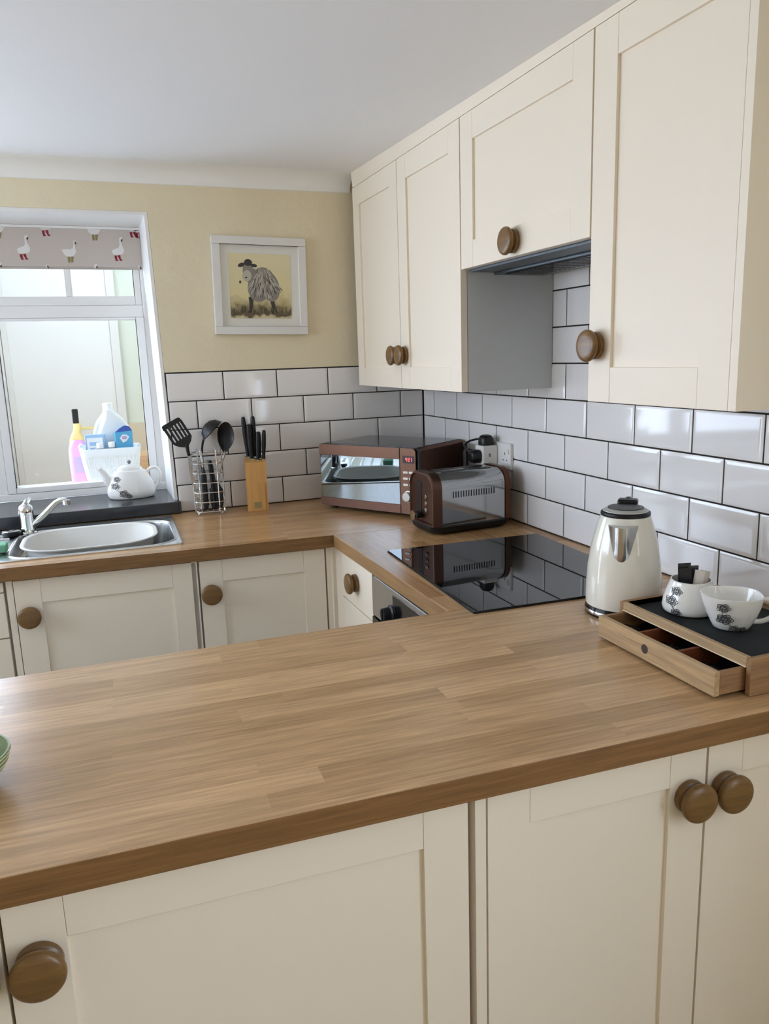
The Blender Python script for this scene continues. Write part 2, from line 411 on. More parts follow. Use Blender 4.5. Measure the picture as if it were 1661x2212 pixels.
b = MB(); b.box(-2.9, -.6, .385, .86, .915, .942, .004); b.box(-2.88, -2.84, .42, .82, 0, .915); b.box(-.66, -.62, .42, .82, 0, .915)
tag(b.obj('porch_worktop', 'white_plastic'), 'white worktop on the far side of the window, under the bottles', 'worktop')
b = MB(); b.box(-1.085, -.86, .88, 1.1, 0, 1.035, .006)
tag(b.obj('storage_box', 'porch_wood'), 'tan wooden box beyond the window, behind the white teapot handle', 'box')

# roman blind printed with geese
bl = thing('roman_blind', 'taupe roman blind printed with white geese at the top of the window', 'blind', (0, .272, 0))
b = MB(); z0, z1 = 1.815, 1.958
for k in range(3): b.box(-2.48, -1.045, .0 + .006 * k, .003 + .006 * k, z0 + .004 * (2 - k), z1, .001)
goose1 = [(-1.476, 1.883), (-1.464, 1.889), (-1.452, 1.893), (-1.447, 1.902), (-1.447, 1.925), (-1.444, 1.931), (-1.437, 1.933), (-1.435, 1.927), (-1.439, 1.922), (-1.442, 1.919), (-1.439, 1.905), (-1.432, 1.887), (-1.433, 1.878), (-1.44, 1.87), (-1.454, 1.868), (-1.47, 1.868), (-1.475, 1.875)]
boots = [[(-1.469, 1.865), (-1.46, 1.865), (-1.46, 1.851), (-1.455, 1.847), (-1.465, 1.845), (-1.468, 1.855)], [(-1.458, 1.865), (-1.448, 1.867), (-1.447, 1.854), (-1.441, 1.847), (-1.45, 1.846), (-1.454, 1.856)]]
beak1 = [(-1.438, 1.925), (-1.434, 1.924), (-1.436, 1.916), (-1.441, 1.918)]
goose2 = [(-1.326, 1.883), (-1.31, 1.886), (-1.295, 1.885), (-1.287, 1.889), (-1.282, 1.905), (-1.284, 1.913), (-1.28, 1.916), (-1.275, 1.914), (-1.276, 1.909), (-1.28, 1.902), (-1.278, 1.887), (-1.276, 1.877), (-1.282, 1.867), (-1.292, 1.858), (-1.31, 1.859), (-1.319, 1.867)]
legs2 = [[(-1.308, 1.859), (-1.3, 1.859), (-1.3, 1.839), (-1.308, 1.837)], [(-1.297, 1.859), (-1.287, 1.859), (-1.291, 1.839), (-1.297, 1.837)]]
beak2 = [(-1.277, 1.914), (-1.272, 1.904), (-1.276, 1.902), (-1.279, 1.909)]
def clip(poly):
    zl, zh = z0 + .002, z1 - .0005
    def cut(P, f, at):
        out = []
        for i in range(len(P)):
            p, q = P[i], P[(i + 1) % len(P)]
            if f(p): out.append(p)
            if f(p) != f(q):
                t = (at - p[1]) / (q[1] - p[1]); out.append((p[0] + (q[0] - p[0]) * t, at))
        return out
    P = [(min(x, -1.0465), z) for x, z in poly]
    P = cut(P, lambda p: p[1] >= zl, zl)
    if len(P) > 2: P = cut(P, lambda p: p[1] <= zh, zh)
    return P if len(P) > 2 else None
def goose(kind, dx, dz):
    parts = ([(goose1, 1)] + [(k, 2) for k in boots] + [(beak1, 4)]) if kind == 1 else ([(goose2, 1)] + [(k, 3) for k in legs2] + [(beak2, 4)])
    for P, mi in parts:
        P = clip([(x + dx, z + dz) for x, z in P])
        if P: b.prism(P, 0, .0006 if mi == 1 else .0008, mi=mi, X=XZ)
for k in range(-4, 2):
    goose(1, .326 * k, .0); goose(2, .326 * k, 0)
    goose(1, .326 * k + .083, .084); goose(2, .326 * k + .093, .080)
    goose(2, .326 * k - .103, -.086); goose(1, .326 * k + .228, -.098)
goose(1, .326 + .083 - .02, .086)
b.obj('blind_fabric', ['fabric', 'goose', 'boot', 'legs', 'beak'], bl, smooth=False)
b = MB(); b.box(-2.48, -1.04, -.004, .026, 1.958, 1.9675, .002); b.obj('headrail', 'frame_white', bl)
b = MB(); b.box(-1.0405, -1.0365, .0, .03, 1.925, 1.964, .001); b.obj('end_bracket', 'black', bl)
# ------------------------------------------------------------------ cabinets
def knob(parent, x, y, z, D=.064, L=.033):
    """Turned wooden knob on a front that faces local -y."""
    r = D / 2
    prof = [(r * .80, 0), (r * .86, .002), (r * .86, L * .30), (r * .72, L * .40), (r * .66, L * .48), (r * .72, L * .54), (r * .95, L * .60), (r, L * .68), (r, L * .80), (r * .95, L * .90), (r * .82, L * .97), (r * .6, L), (0.0005, L)]
    b = MB(); b.lathe(prof, 36, Matrix.Rotation(R(90), 4, 'X'))
    return b.obj('knob', 'knob', parent, loc=(x, y, z))

def shaker(parent, x0, x1, z0, z1, st=.066, yf=0., t=.02, rec=.007, name='door'):
    b = MB(); e = .0009
    b.box(x0, x0 + st, yf, yf + t, z0, z1, e); b.box(x1 - st, x1, yf, yf + t, z0, z1, e)
    b.box(x0 + st + .0003, x1 - st - .0003, yf + .0002, yf + t, z1 - st, z1, e); b.box(x0 + st + .0003, x1 - st - .0003, yf + .0002, yf + t, z0, z0 + st, e)
    b.box(x0 + st - .002, x1 - st + .002, yf + rec, yf + t - .002, z0 + st - .002, z1 - st + .002)
    return b.obj(name, 'cab', parent, angle=30)

def carcass(parent, x0, x1, y0, y1, z0, z1, m='melamine', top=True, front='cab', name='carcass'):
    b = MB(); w = .017
    b.box(x0, x0 + w, y0, y1, z0, z1); b.box(x1 - w, x1, y0, y1, z0, z1)
    b.box(x0 + w, x1 - w, y0, y1, z0, z0 + w); b.box(x0 + w, x1 - w, y1 - .008, y1, z0 + w, z1)
    if top: b.box(x0 + w, x1 - w, y0, y1 - .008, z1 - w, z1)
    return b.obj(name, m, parent, smooth=False)

def plinth(parent, x0, x1):
    b = MB(); b.box(x0, x1, .05, .066, 0.0, .148); b.obj('plinth', 'cab', parent, smooth=False)

ZT = .864
# --- units under the sink worktop (their fronts run a few degrees out of square with the wall)
bth = math.atan(-.059); bl0 = (-1.568, -.5655, 0)
c = thing('base_cabinet', 'cream drawer unit at the picture edge beside the sink cabinet', 'cabinet', bl0, bth, 'base units under the sink worktop')
carcass(c, -.50, .002, .022, .50, .148, .868, top=False); plinth(c, -.5, .002)
for z0, z1 in ((.835, ZT), (.699, .832), (.43, .695), (.152, .426)):
    b = MB(); b.box(-.498, -.002, 0, .02, z0, z1, .0015); d = b.obj('drawer', 'cab', c)
    if z1 - z0 > .1: knob(d, -.25, 0, (z0 + z1) / 2)
c = thing('base_cabinet', 'cream base cabinet with one wide door directly under the sink bowl', 'cabinet', bl0, bth, 'base units under the sink worktop')
carcass(c, .0055, .538, .0, .50, .148, .866, m='cab', top=False); plinth(c, .0055, .538)
d = shaker(c, .0245, .5345, .152, ZT, .071); knob(d, .060, 0, .757)
c = thing('base_cabinet', 'narrower cream base cabinet between the sink cabinet and the corner post', 'cabinet', bl0, bth, 'base units under the sink worktop')
carcass(c, .540, .940, .022, .50, .148, .866, top=False); plinth(c, .540, .940)
d = shaker(c, .5435, .9365, .152, ZT, .069); knob(d, .5745, 0, .761)
b = MB()
b.prism([(-.6275, -.619), (-.612, -.620), (-.610, -.6235), (-.607, -.6235), (-.605, -.6205), (-.597, -.621), (-.5875, -.632), (-.583, -.6425), (-.55, -.6425), (-.55, -.588), (-.6275, -.588)], .0, .868)
tag(b.obj('corner_post', 'cab'), 'cream corner post where the sink units meet the drawer unit', 'post')
# --- units under the hob
c = thing('drawer_unit', 'narrow cream drawer unit between the corner post and the oven', 'cabinet', (-.585, -.645, 0), R(-90))
carcass(c, .0, .287, .022, .50, .148, .866, top=False); plinth(c, 0, .287)
for z0, z1 in ((.7085, ZT), (.50, .7055), (.152, .497)):
    b = MB(); b.box(.002, .286, 0, .02, z0, z1, .0018); d = b.obj('drawer', 'cab', c); knob(d, .144, 0, (z0 + z1) / 2 + .002 if z1 > .8 else (z0 + z1) / 2)
o = thing('built_in_oven', 'stainless steel built-in oven with black controls under the hob', 'oven', (-.585, -.937, 0), R(-90))
b = MB(); b.box(0.003, .592, .02, .52, .20, .858); b.obj('oven_body', 'black', o, smooth=False)
b = MB(); b.box(.002, .593, -.004, .02, .737, .851, .002); p = b.obj('control_panel', 'steel', o)
b = MB(); b.box(.168, .44, -.0065, -.003, .765, .84, .001); b.obj('display_glass', 'blackgloss', p)
for x in (.155, .45):
    b = MB(); b.lathe([(.024, 0), (.024, .004), (.0195, .008), (.018, .026), (.0165, .028), (0.0005, .028)], 28, Matrix.Rotation(R(90), 4, 'X'))
    b.box(-.003, .003, -.031, -.026, -.016, .016, .001); b.obj('control_knob', 'black', p, loc=(x, -.004, .785))
b = MB(); b.box(.002, .593, -.006, .02, .22, .733, .003); d = b.obj('oven_door', 'blackgloss', o)
b = MB(); b.tube([(.05, -.006, .70), (.05, -.04, .70), (.545, -.04, .70), (.545, -.006, .70)], .008, 10); b.obj('handle', 'steel', d)
b = MB(); b.box(.0, .595, .004, .02, .853, .869, .001); b.obj('top_filler', 'trim', o)
b = MB(); b.box(.003, .592, .04, .5, 0, .2); b.obj('plinth', 'cab', o, smooth=False)

# --- peninsula units: fronts face the camera
pth = math.atan(-.0401); pl0 = (-1.434, -2.039, 0)
def pen_unit(label, x0, x1, doors, panel=None):
    c = thing('base_cabinet', label, 'cabinet', pl0, pth, 'base units under the peninsula')
    carcass(c, x0, x1, .022, .49, .148, .868); plinth(c, x0, x1)
    for a, e, kx, kz in doors:
        d = shaker(c, a, e, .152, .866, .0665)
        if kx is not None: knob(d, kx, 0, kz, .063, .034)
    if panel:
        b = MB(); b.box(panel[0], panel[1], -.001, .49, .0, .868, .0008); b.obj('side_panel', 'cab', c)
pen_unit('near cream peninsula cabinet with a wide door to the left of the side panel', -.61, .580, [(-.605, -.0135, -.046, .777), (-.0095, .5775, .025, .777)])
pen_unit('near cream peninsula cabinet whose two wooden knobs sit close together below the tea tray', .6055, 1.372, [(.6075, .9815, .950, .781), (.9855, 1.3595, 1.018, .781)], panel=(.5875, .6045))

# --- wall cupboards on the cooker wall
def wall_unit(name, label, y0, w, z0, z1, doors, dep=.296):
    c = thing(name, label, 'cupboard', (-.302, y0, 0), R(-90), 'wall cupboards')
    carcass(c, .0015, w - .0015, .0215, dep, z0, z1)
    for a, e, kx, kz, st in doors:
        d = shaker(c, a, e, z0, z1, st); knob(d, kx, 0, kz, .065, .032)
    return c
ZB, ZW = 1.3535, 2.071
wall_unit('wall_cupboard', 'cream two-door wall cupboard in the corner with two knobs side by side', -.068, .884, ZB, ZW, [(0, .4335, .400, 1.462, .066), (.4365, .8815, .472, 1.462, .07)])
c = wall_unit('wall_cupboard', 'short cream wall cupboard over the cooker hood with one bottom knob', -.9535, .5855, 1.686, ZW, [(0.0015, .5835, .283, 1.7205, .0685)])
c = wall_unit('wall_cupboard', 'tall cream wall cupboard nearest the camera with a single door', -1.5405, .4065, ZB, ZW, [(0.0015, .3865, .028, 1.4685, .071)])
b = MB(); b.box(.389, .4065, -.002, .296, ZB, ZW, .0008); b.obj('end_panel', 'cab', c)
h = thing('cooker_hood', 'grey integrated cooker hood under the short wall cupboard', 'cooker hood', (-.302, -.9535, 0), R(-90))
b = MB(); b.box(.004, .581, .023, .292, 1.679, 1.6855, .001); b.box(.004, .581, .10, .26, 1.672, 1.679, .002); b.obj('hood_body', 'hoodgrey', h)
b = MB(); b.box(.05, .535, .11, .225, 1.6695, 1.6725, .001)
for k in range(22): b.box(.06 + k * .0212, .068 + k * .0212, .115, .22, 1.6685, 1.6700)
b.obj('filter_grille', 'darkmetal', h, smooth=False)
b = MB(); b.box(.2, .40, .264, .286, 1.6755, 1.6795, .001); b.obj('lamp_cover', 'socket', h)

# ------------------------------------------------------------------ worktops
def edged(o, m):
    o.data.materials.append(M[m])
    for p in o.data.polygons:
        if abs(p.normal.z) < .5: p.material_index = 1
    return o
SA = R(-1.5)                                     # the sink sits slightly askew
sx, sy = -1.053 - .45, -.284
def sk(x, y): return (sx + x * math.cos(SA) - y * math.sin(SA), sy + x * math.sin(SA) + y * math.cos(SA))
WT0, WT1 = .871, .91
def fy(x): return -.5875 - .059 * (x + 1.568)
b = MB()
hole = [sk(-.44, -.228), sk(.44, -.228), sk(.44, .228), sk(-.44, .228)]
outer = [(-2.3, fy(-2.3)), (hole[1][0] + .012, fy(hole[1][0])), (hole[2][0] + .012, 0), (-2.3, 0)]
A, B_, Cc, D = outer; a, b_, c_, d_ = hole
for q in ([A, B_, b_, a], [B_, Cc, c_, b_], [Cc, D, d_, c_], [D, A, a, d_]): b.prism(q, WT0, WT1)
b.prism([(B_[0], B_[1]), (-.6077, -.6445), (-.0, -.6815), (0, 0), (Cc[0], 0)], WT0, WT1)
tag(edged(b.obj('worktop', 'top_b', smooth=False), 'edge'), 'oak block worktop along the window wall holding the sink', 'worktop', 'oak worktops')
b = MB(); b.prism([(-.6077, -.6453), (-.602, -1.4688), (0, -1.4828), (0, -.6823)], WT0, WT1, .0012)
tag(edged(b.obj('worktop', 'top_y', smooth=False), 'edge_y'), 'oak block worktop under the black hob', 'worktop', 'oak worktops')
b = MB(); b.prism([(-2.0, -1.4362), (0, -1.4838), (0, -2.1215), (-2.0, -2.0413)], WT0, WT1, .0014)
tag(edged(b.obj('worktop', 'top_x', smooth=False), 'edge'), 'wide oak block peninsula worktop in front, carrying the kettle and tea tray', 'worktop', 'oak worktops')
# sits behind the peninsula so the far worktop end is carried
h = thing('induction_hob', 'black glass hob set on the oak worktop in front of the toaster', 'hob', (-.3046, -1.2285, .91), R(-2.7))
b = MB(); b.prism([(p[0], p[1]) for p in rrect(0, 0, .482, .588, .006, 0, 3)], 0, .005, .001); b.obj('glass_top', 'hob', h)
b = MB(); b.prism([(p[0], p[1]) for p in rrect(0, 0, .486, .592, .007, 0, 3)], 0, .0025); b.obj('edge_trim', 'black', h)

# ------------------------------------------------------------------ sink, tap and what stands round them
s = thing('kitchen_sink', 'stainless steel inset sink with drainer in front of the window', 'sink', (sx, sy, .91), SA)
bx, by, bw, bd = .1915, -.018, .475, .385
b = MB()
rings = [rrect(0, 0, .90, .478, .012, 0.0), rrect(0, 0, .90, .478, .012, .0035), rrect(0, 0, .888, .466, .012, .0045), rrect(0, 0, .866, .444, .012, .0012)]
b.loft(rings, False, False)
rim = rrect(bx, by, bw + .03, bd + .03, .095, .0016)
n = len(rim)
outr = rings[-1]
t = bmesh.new(); vo = [t.verts.new(p) for p in outr]; vi = [t.verts.new(p) for p in rim]
eo = [t.edges.new((vo[i], vo[(i + 1) % n])) for i in range(n)]; ei = [t.edges.new((vi[i], vi[(i + 1) % n])) for i in range(n)]
bmesh.ops.triangle_fill(t, use_beauty=True, edges=eo + ei)
b.add(t)
b.loft([rim, rrect(bx, by, bw + .022, bd + .022, .092, .0040), rrect(bx, by, bw + .012, bd + .012, .088, .0036), rrect(bx, by, bw, bd, .082, -.004), rrect(bx, by, bw - .02, bd - .02, .075, -.09), rrect(bx, by, bw - .05, bd - .05, .065, -.158), rrect(bx, by, bw - .12, bd - .12, .05, -.165)], False, True)
b.obj('sink_bowl', 'sink', s, angle=50)
b = MB()
for k in range(7):
    y = -.17 + .052 * k
    b.tube(smoothpath([(-.41, y, .001), (-.30, y, .0035), (-.16, y, .0035), (-.075, y, .001)], 4), .006, 6)
b.obj('drainer_ribs', 'sink', s)
# washing-up bowl standing in the sink
cx, cy = sk(bx - .014, by - .004)
w = thing('washing_up_bowl', 'pale grey plastic washing-up bowl sitting in the steel sink', 'bowl', (cx, cy, .91), SA)
b = MB()
def rb(W, D, r, z): return rrect(0, 0, W, D, r, z, 8)
b.loft([rb(.30, .24, .09, -.148), rb(.335, .275, .10, -.142), rb(.392, .312, .115, .0045), rb(.412, .334, .125, .006), rb(.414, .336, .125, .010), rb(.408, .33, .12, .012), rb(.388, .310, .112, .009), rb(.328, .266, .095, -.136), rb(.29, .23, .085, -.141)], True, True)
b.obj('bowl_shell', 'bowl', w, angle=60)
tp = thing('mixer_tap', 'chrome mixer tap at the back corner of the sink', 'tap', (-1.522, -.128, .911))
b = MB(); b.lathe([(.029, 0), (.029, .006), (.024, .010), (.0225, .02), (.0215, .05), (.0225, .066)], 32); b.obj('tap_body', 'chrome', tp)
b = MB(); b.lathe([(.0225, .066), (.0235, .069), (.0235, .083), (.021, .094), (.014, .101), (.0005, .103)], 32)
b.tube([(-.002, -.004, .096), (.006, .012, .108), (.012, .030, .112)], [.011, .0105, .008], 12); b.obj('tap_lever', 'chrome', tp)
b = MB(); b.lathe([(.0035, 0), (.0035, .0012), (.0005, .0012)], 16, T(.003, -.0225, .078, 0, R(80))); b.obj('temperature_dot', 'dot', tp)
b = MB(); pth_ = smoothpath([(.012, -.004, .026), (.05, -.012, .058), (.088, -.02, .094), (.108, -.024, .107), (.13, -.03, .1105)], 6)
b.tube(pth_, [.0105] * 6 + [.0098] * (len(pth_) - 6), 14)
b.lathe([(.0105, 0), (.0125, .002), (.0125, .016), (.0105, .018)], 20, T(.129, -.0305, .0925)); b.obj('spout', 'chrome', tp)
pl = thing('sink_plug', 'small black sink plug with a steel cap beside the tap', 'plug', (-1.572, -.148, .9128))
b = MB(); b.lathe([(.020, 0), (.028, .004), (.030, .013), (.026, .017), (.0005, .017)], 28); b.obj('rubber_stopper', 'black', pl)
b = MB(); b.lathe([(.026, .0165), (.0275, .0185), (.022, .020), (.0005, .0185)], 28); b.obj('steel_cap', 'chrome', pl)
b = MB(); b.box(-.04, .04, -.025, .025, 0, .026, .005, 3)
o = b.obj('sponge', 'sponge', loc=(-1.604, -.385, .9148)); tag(o, 'green washing-up sponge on the sink drainer at the picture edge', 'sponge')
# ------------------------------------------------------------------ china with an inked flower
def flower(b, surf, cu, cv, r, k=5):
    """A loose inked bloom drawn on a surface given as surf(u, v) -> point just outside it."""
    def ring(rad, wob, ph, cx=0, cz=0):
        pts = []
        for i in range(28):
            a = 2 * PI * i / 28; q = rad * (1 + wob * math.cos(k * a + ph))
            pts.append(surf(cu + cx + q * math.cos(a), cv + cz + q * .8 * math.sin(a)))
        b.tube(pts, r * .055, 5, True)
    ring(r, .16, .3); ring(r * .66, .22, 1.4); ring(r * .25, .25, 2.2, r * .1)
    for i in range(k):
        a = 2 * PI * i / k + .4; ring(r * .27, .12, i, r * .64 * math.cos(a), r * .5 * math.sin(a))
def stem(b, surf, pts, r=.0005):
    P = smoothpath([(u, v, 0) for u, v in pts], 5)
    b.tube([surf(p.x, p.y) for p in P], r, 5)

def lathe_surf(prof, sy=1., off=.0006, sx=1.):
    def f(u, v):
        for (r0, z0), (r1, z1) in zip(prof[:-1], prof[1:]):
            if z0 <= v <= z1: r = r0 + (r1 - r0) * (v - z0) / max(1e-6, z1 - z0); break
        else: r = prof[0][0] if v < prof[0][1] else prof[-1][0]
        x = max(-.985 * r * sx, min(.985 * r * sx, u)); y = -math.sqrt(max(0, 1 - (x / (r * sx)) ** 2)) * r * sy
        n = Vector((x / (sx * sx), y / (sy * sy), 0)).normalized() * off
        return (x + n.x, y + n.y, v)
    return f

# teapot on the slate sill
tp = thing('teapot', 'white china teapot with inked flowers on the slate sill', 'teapot', (-1.168, .165, .957))
prof = [(.076, .0), (.083, .003), (.0885, .014), (.0895, .028), (.085, .050), (.076, .072), (.066, .090), (.058, .102), (.053, .107)]
b = MB()
E = lambda r, z: [(r * math.cos(2 * PI * i / 40), .72 * r * math.sin(2 * PI * i / 40), z) for i in range(40)]
b.loft([E(r, z) for r, z in prof] + [E(.047, .107), E(.045, .102)], True, True); b.obj('pot_body', 'china', tp, angle=55)
b = MB(); b.loft([E(.0475, .104), E(.0475, .1085), E(.043, .117), E(.032, .124), E(.016, .128), E(.0008, .129)], True, True); l = b.obj('lid', 'china', tp, angle=60)
b = MB(); b.lathe([(.004, .127), (.004, .131), (.007, .135), (.0075, .139), (.005, .143), (.0005, .144)], 20); b.obj('lid_knob', 'inkgrey', l)
b = MB(); sp = smoothpath([(-.066, 0, .045), (-.082, 0, .066), (-.088, 0, .088), (-.098, 0, .106), (-.110, 0, .119)], 5)
b.tube(sp, [.019 - .0115 * i / (len(sp) - 1) for i in range(len(sp))], 14); b.obj('spout', 'china', tp)
b = MB(); hp_ = smoothpath([(.060, 0, .092), (.078, 0, .108), (.098, 0, .108), (.109, 0, .088), (.107, 0, .060), (.096, 0, .036), (.082, 0, .022)], 6)
b.tube(hp_, .0068, 10); b.obj('handle', 'china', tp)
S = lathe_surf(prof, .72); b = MB()
flower(b, S, -.050, .078, .011); flower(b, S, -.058, .052, .014); flower(b, S, -.030, .024, .0155); flower(b, S, -.012, .014, .010)
stem(b, S, [(-.050, .068), (-.060, .06)]); stem(b, S, [(-.056, .04), (-.044, .032), (-.032, .03)]); b.obj('flower_print', 'ink', tp)

# sugar bowl and mug on the tray
TZ = .9635
sb = thing('sugar_bowl', 'white china sugar bowl with inked flowers holding sachets on the tray', 'bowl', (-.252, -1.812, TZ), R(-40))
prof = [(.044, 0), (.0495, .004), (.0515, .012), (.0495, .026), (.0445, .042), (.0395, .055), (.0368, .0615)]
b = MB(); b.lathe(prof + [(.0372, .0635), (.035, .0635), (.0345, .060), (.038, .05), (.0455, .03), (.045, .01), (.0005, .006)], 44); b.obj('bowl_body', 'china', sb, angle=60)
S = lathe_surf(prof); b = MB()
flower(b, S, -.026, .047, .0085); flower(b, S, -.034, .028, .0095); flower(b, S, -.026, .008, .0085)
stem(b, S, [(-.030, .042), (-.036, .035)]); stem(b, S, [(-.034, .02), (-.030, .014)]); b.obj('flower_print', 'ink', sb)
for i, (dx, dy, tilt, an, w, hgt, m, lab) in enumerate((
        (-.014, .004, -.10, 15, .024, .085, 'sachet', 'tallest black foil sachet standing in the sugar bowl'),
        (-.006, -.008, -.22, -5, .022, .077, 'sachet', 'black foil sachet at the front of the sugar bowl'),
        (.001, .007, .05, 25, .022, .080, 'sachet', 'black foil sachet in the middle of the sugar bowl, leaning on the white ones'),
        (.009, -.004, .25, -10, .018, .074, 'sachet_white', 'pale paper sugar stick next to the black sachets'),
        (.016, .002, .36, 12, .018, .073, 'sachet_white', 'pale paper sugar stick in the middle of the pale ones'),
        (.021, .008, .46, 30, .016, .070, 'sachet_white', 'outermost pale paper sugar stick on the mug side'))):
    b = MB(); rings = []
    for k in range(7):
        z = hgt * k / 6; th = .0032 * math.sin(PI * min(1, max(.06, k / 6))) + .0006
        rings.append([(-w / 2, -th * .3, z), (0, -th, z), (w / 2, -th * .3, z), (w / 2, th * .3, z), (0, th, z), (-w / 2, th * .3, z)])
    b.loft(rings)
    o = b.obj('sugar_sachet', m, angle=25)
    dx, dy = dx * .66, dy * .66
    v = Vector((dx, dy)); v.rotate(Matrix.Rotation(R(-40), 2))
    o.location = (-.252 + v.x, -1.812 + v.y, TZ + .0085); o.rotation_euler = (0, tilt * .5, R(-40 + an))
    tag(o, lab, 'sachet', 'sachets in the sugar bowl')
mg = thing('milk_jug', 'white china mug-shaped jug with inked flowers and a handle on the tray', 'jug', (-.250, -1.912, TZ), R(-33))
prof = [(.026, 0), (.031, .002), (.036, .012), (.0425, .028), (.0475, .045), (.0505, .060)]
def sq(r, z, p=2.7, lip=0.):
    out = []
    for i in range(48):
        a = 2 * PI * i / 48; c_, s_ = math.cos(a), math.sin(a)
        q = r / (abs(c_) ** p + abs(s_) ** p) ** (1 / p) if p else r
        k = max(0, math.cos(a - R(180))) ** 8 * lip
        out.append(((q + k) * c_, (q + k) * s_ * .92, z + k * .35))
    return out
b = MB()
b.loft([sq(.026, 0, 2), sq(.031, .002, 2.1), sq(.036, .012, 2.2), sq(.0425, .028, 2.4, .001), sq(.0475, .045, 2.6, .002), sq(.0500, .0605, 2.7, .004), sq(.0500, .0625, 2.7, .0042), sq(.0480, .0627, 2.7, .0042), sq(.0470, .060, 2.7, .0035), sq(.0445, .045, 2.5, .0015), sq(.039, .028, 2.3), sq(.031, .012, 2.1), sq(.02, .006, 2)], True, True)
b.obj('jug_body', 'china', mg, angle=60)
b = MB(); hpts = smoothpath([(.046, 0, .052), (.064, -.002, .054), (.074, -.003, .043), (.070, -.003, .026), (.054, -.001, .014), (.036, 0, .011)], 6)
for_r = [(.0042 if i not in (0, len(hpts) - 1) else .005) for i in range(len(hpts))]
b.tube(hpts, .0046, 10); b.obj('handle', 'china', mg)
S = lathe_surf([(.026, 0), (.031, .002), (.0365, .012), (.043, .028), (.048, .045), (.051, .060)], .95, .0022)
b = MB(); flower(b, S, -.022, .048, .0095); flower(b, S, -.018, .026, .0115); flower(b, S, -.002, .008, .008); flower(b, S, .012, .007, .006)
stem(b, S, [(-.024, .040), (-.022, .035)]); stem(b, S, [(-.012, .018), (-.006, .012)]); b.obj('flower_print', 'ink', mg)

# ------------------------------------------------------------------ tea tray with its drawer pulled out
tr = thing('tea_tray', 'wooden tea tray with black top and open drawer on the peninsula', 'tray', (-.353, -1.895, .9105), R(-90.7))
b = MB(); H = .0635; D = .245
b.box(-.165, -.155, 0, D, 0, H, .0012, mi=1); b.box(.155, .165, 0, D, 0, H, .0012, mi=1); b.box(-.155, .155, -.0012, .006, .0462, .0482, .0006, mi=2); b.box(-.155, .155, D - .01, D, 0, H, .001)
b.box(-.155, .155, 0, .010, .0475, H, .0012); b.box(-.155, .155, .010, D - .01, .0475, .0505); b.obj('tray_frame', ['traywood', 'traywood_y', 'lip'], tr)
b = MB(); b.box(-.1545, .1545, .0105, D - .0105, .0506, .0525); b.obj('tray_mat', 'mat', tr, smooth=False)
b = MB(); x0, x1, y0 = -.1545, .1495, -.057
b.box(x0, x1, y0, y0 + .011, .004, .0455, .001); b.box(x0, x0 + .007, y0 + .011, .14, .006, .044, mi=1); b.box(x1 - .007, x1, y0 + .011, .14, .006, .044, mi=1)
b.box(x0 + .007, x1 - .007, .133, .14, .006, .044)
dr = b.obj('drawer', ['traywood', 'traywood_y'], tr)
b = MB(); b.box(x0 + .007, x1 - .007, y0 + .011, .133, .006, .010); dv = [x0 + .1, x0 + .2]
for x in dv: b.box(x, x + .006, y0 + .011, .133, .010, .043)
b.obj('drawer_dividers', 'traydark', dr, smooth=False)
b = MB(); b.lathe([(.0085, 0), (.0085, .0006), (.0005, .0006)], 24, T(-.018, y0, .025, 0, R(90))); b.obj('finger_hole', 'dot', dr)
# packets lying in the three compartments
lab = [('black foil tea packet curled in the drawer compartment by the kettle', -.105), ('black foil tea packet under the rail in the drawer compartment by the kettle', -.108), ('glossy dark packet in the middle drawer compartment, nearest the front', .0),
       ('dark packet pushed back in the middle drawer compartment', -.004), ('dark packet in the near drawer compartment at its front', .10), ('dark packet at the back of the near drawer compartment', .098)]
for i, (l_, x) in enumerate(lab):
    b = MB(); rings = []
    for k in range(9):
        u = k / 8; z = .004 + .012 * math.sin(PI * u) * (1 if i % 2 == 0 else .6)
        y = -.024 + .048 * u
        rings.append([(-.035, y, z), (0, y, z + .004), (.035, y, z), (.035, y, z + .0025), (0, y, z + .0075), (-.035, y, z + .0025)])
    b.loft(rings); o = b.obj('tea_packet', 'sachet', angle=40)
    P = Vector((x, -.012 if i % 2 == 0 else .05, .010)); P.rotate(Matrix.Rotation(R(-90.7), 3, 'Z'))
    o.location = (-.353 + P.x, -1.895 + P.y, .9105 + P.z - .0035); o.rotation_euler = (0, 0, R(-90.7 + (8 if i % 2 else -6)))
    tag(o, l_, 'packet', 'packets in the tray drawer')

# ------------------------------------------------------------------ kettle
k = thing('electric_kettle', 'cream electric kettle with steel spout beside the hob', 'kettle', (-.268, -1.634, .910), R(-43))
prof = [(.0768, .022), (.0775, .035), (.0768, .07), (.0745, .105), (.0695, .14), (.063, .17), (.0555, .196), (.0505, .210), (.0485, .214)]
b = MB(); b.lathe(prof + [(.046, .214)], 56); b.obj('kettle_body', 'kettle', k, angle=60)
b = MB(); b.lathe([(.070, 0), (.077, .001), (.0785, .004), (.0785, .0065)], 48, c1=False); b.lathe([(.0785, .013), (.0772, .017), (.0772, .0222), (.070, .0224)], 48, c0=False); bs = b.obj('power_base', 'blackgloss', k)
b = MB(); b.lathe([(.0785, .0062), (.0792, .0075), (.0792, .012), (.0785, .0132)], 48, c0=False, c1=False); b.obj('chrome_ring', 'chrome', bs)
b = MB(); b.lathe([(.0497, .2115), (.0505, .2145), (.0500, .2185), (.0475, .2205), (.046, .221)], 48, c1=False); b.obj('lid_seal', 'black', k)
b = MB(); b.lathe([(.0465, .2195), (.0455, .2220), (.0375, .2262), (.0355, .2268)], 48, c0=False, c1=False); l = b.obj('lid', 'dialgrey', k)
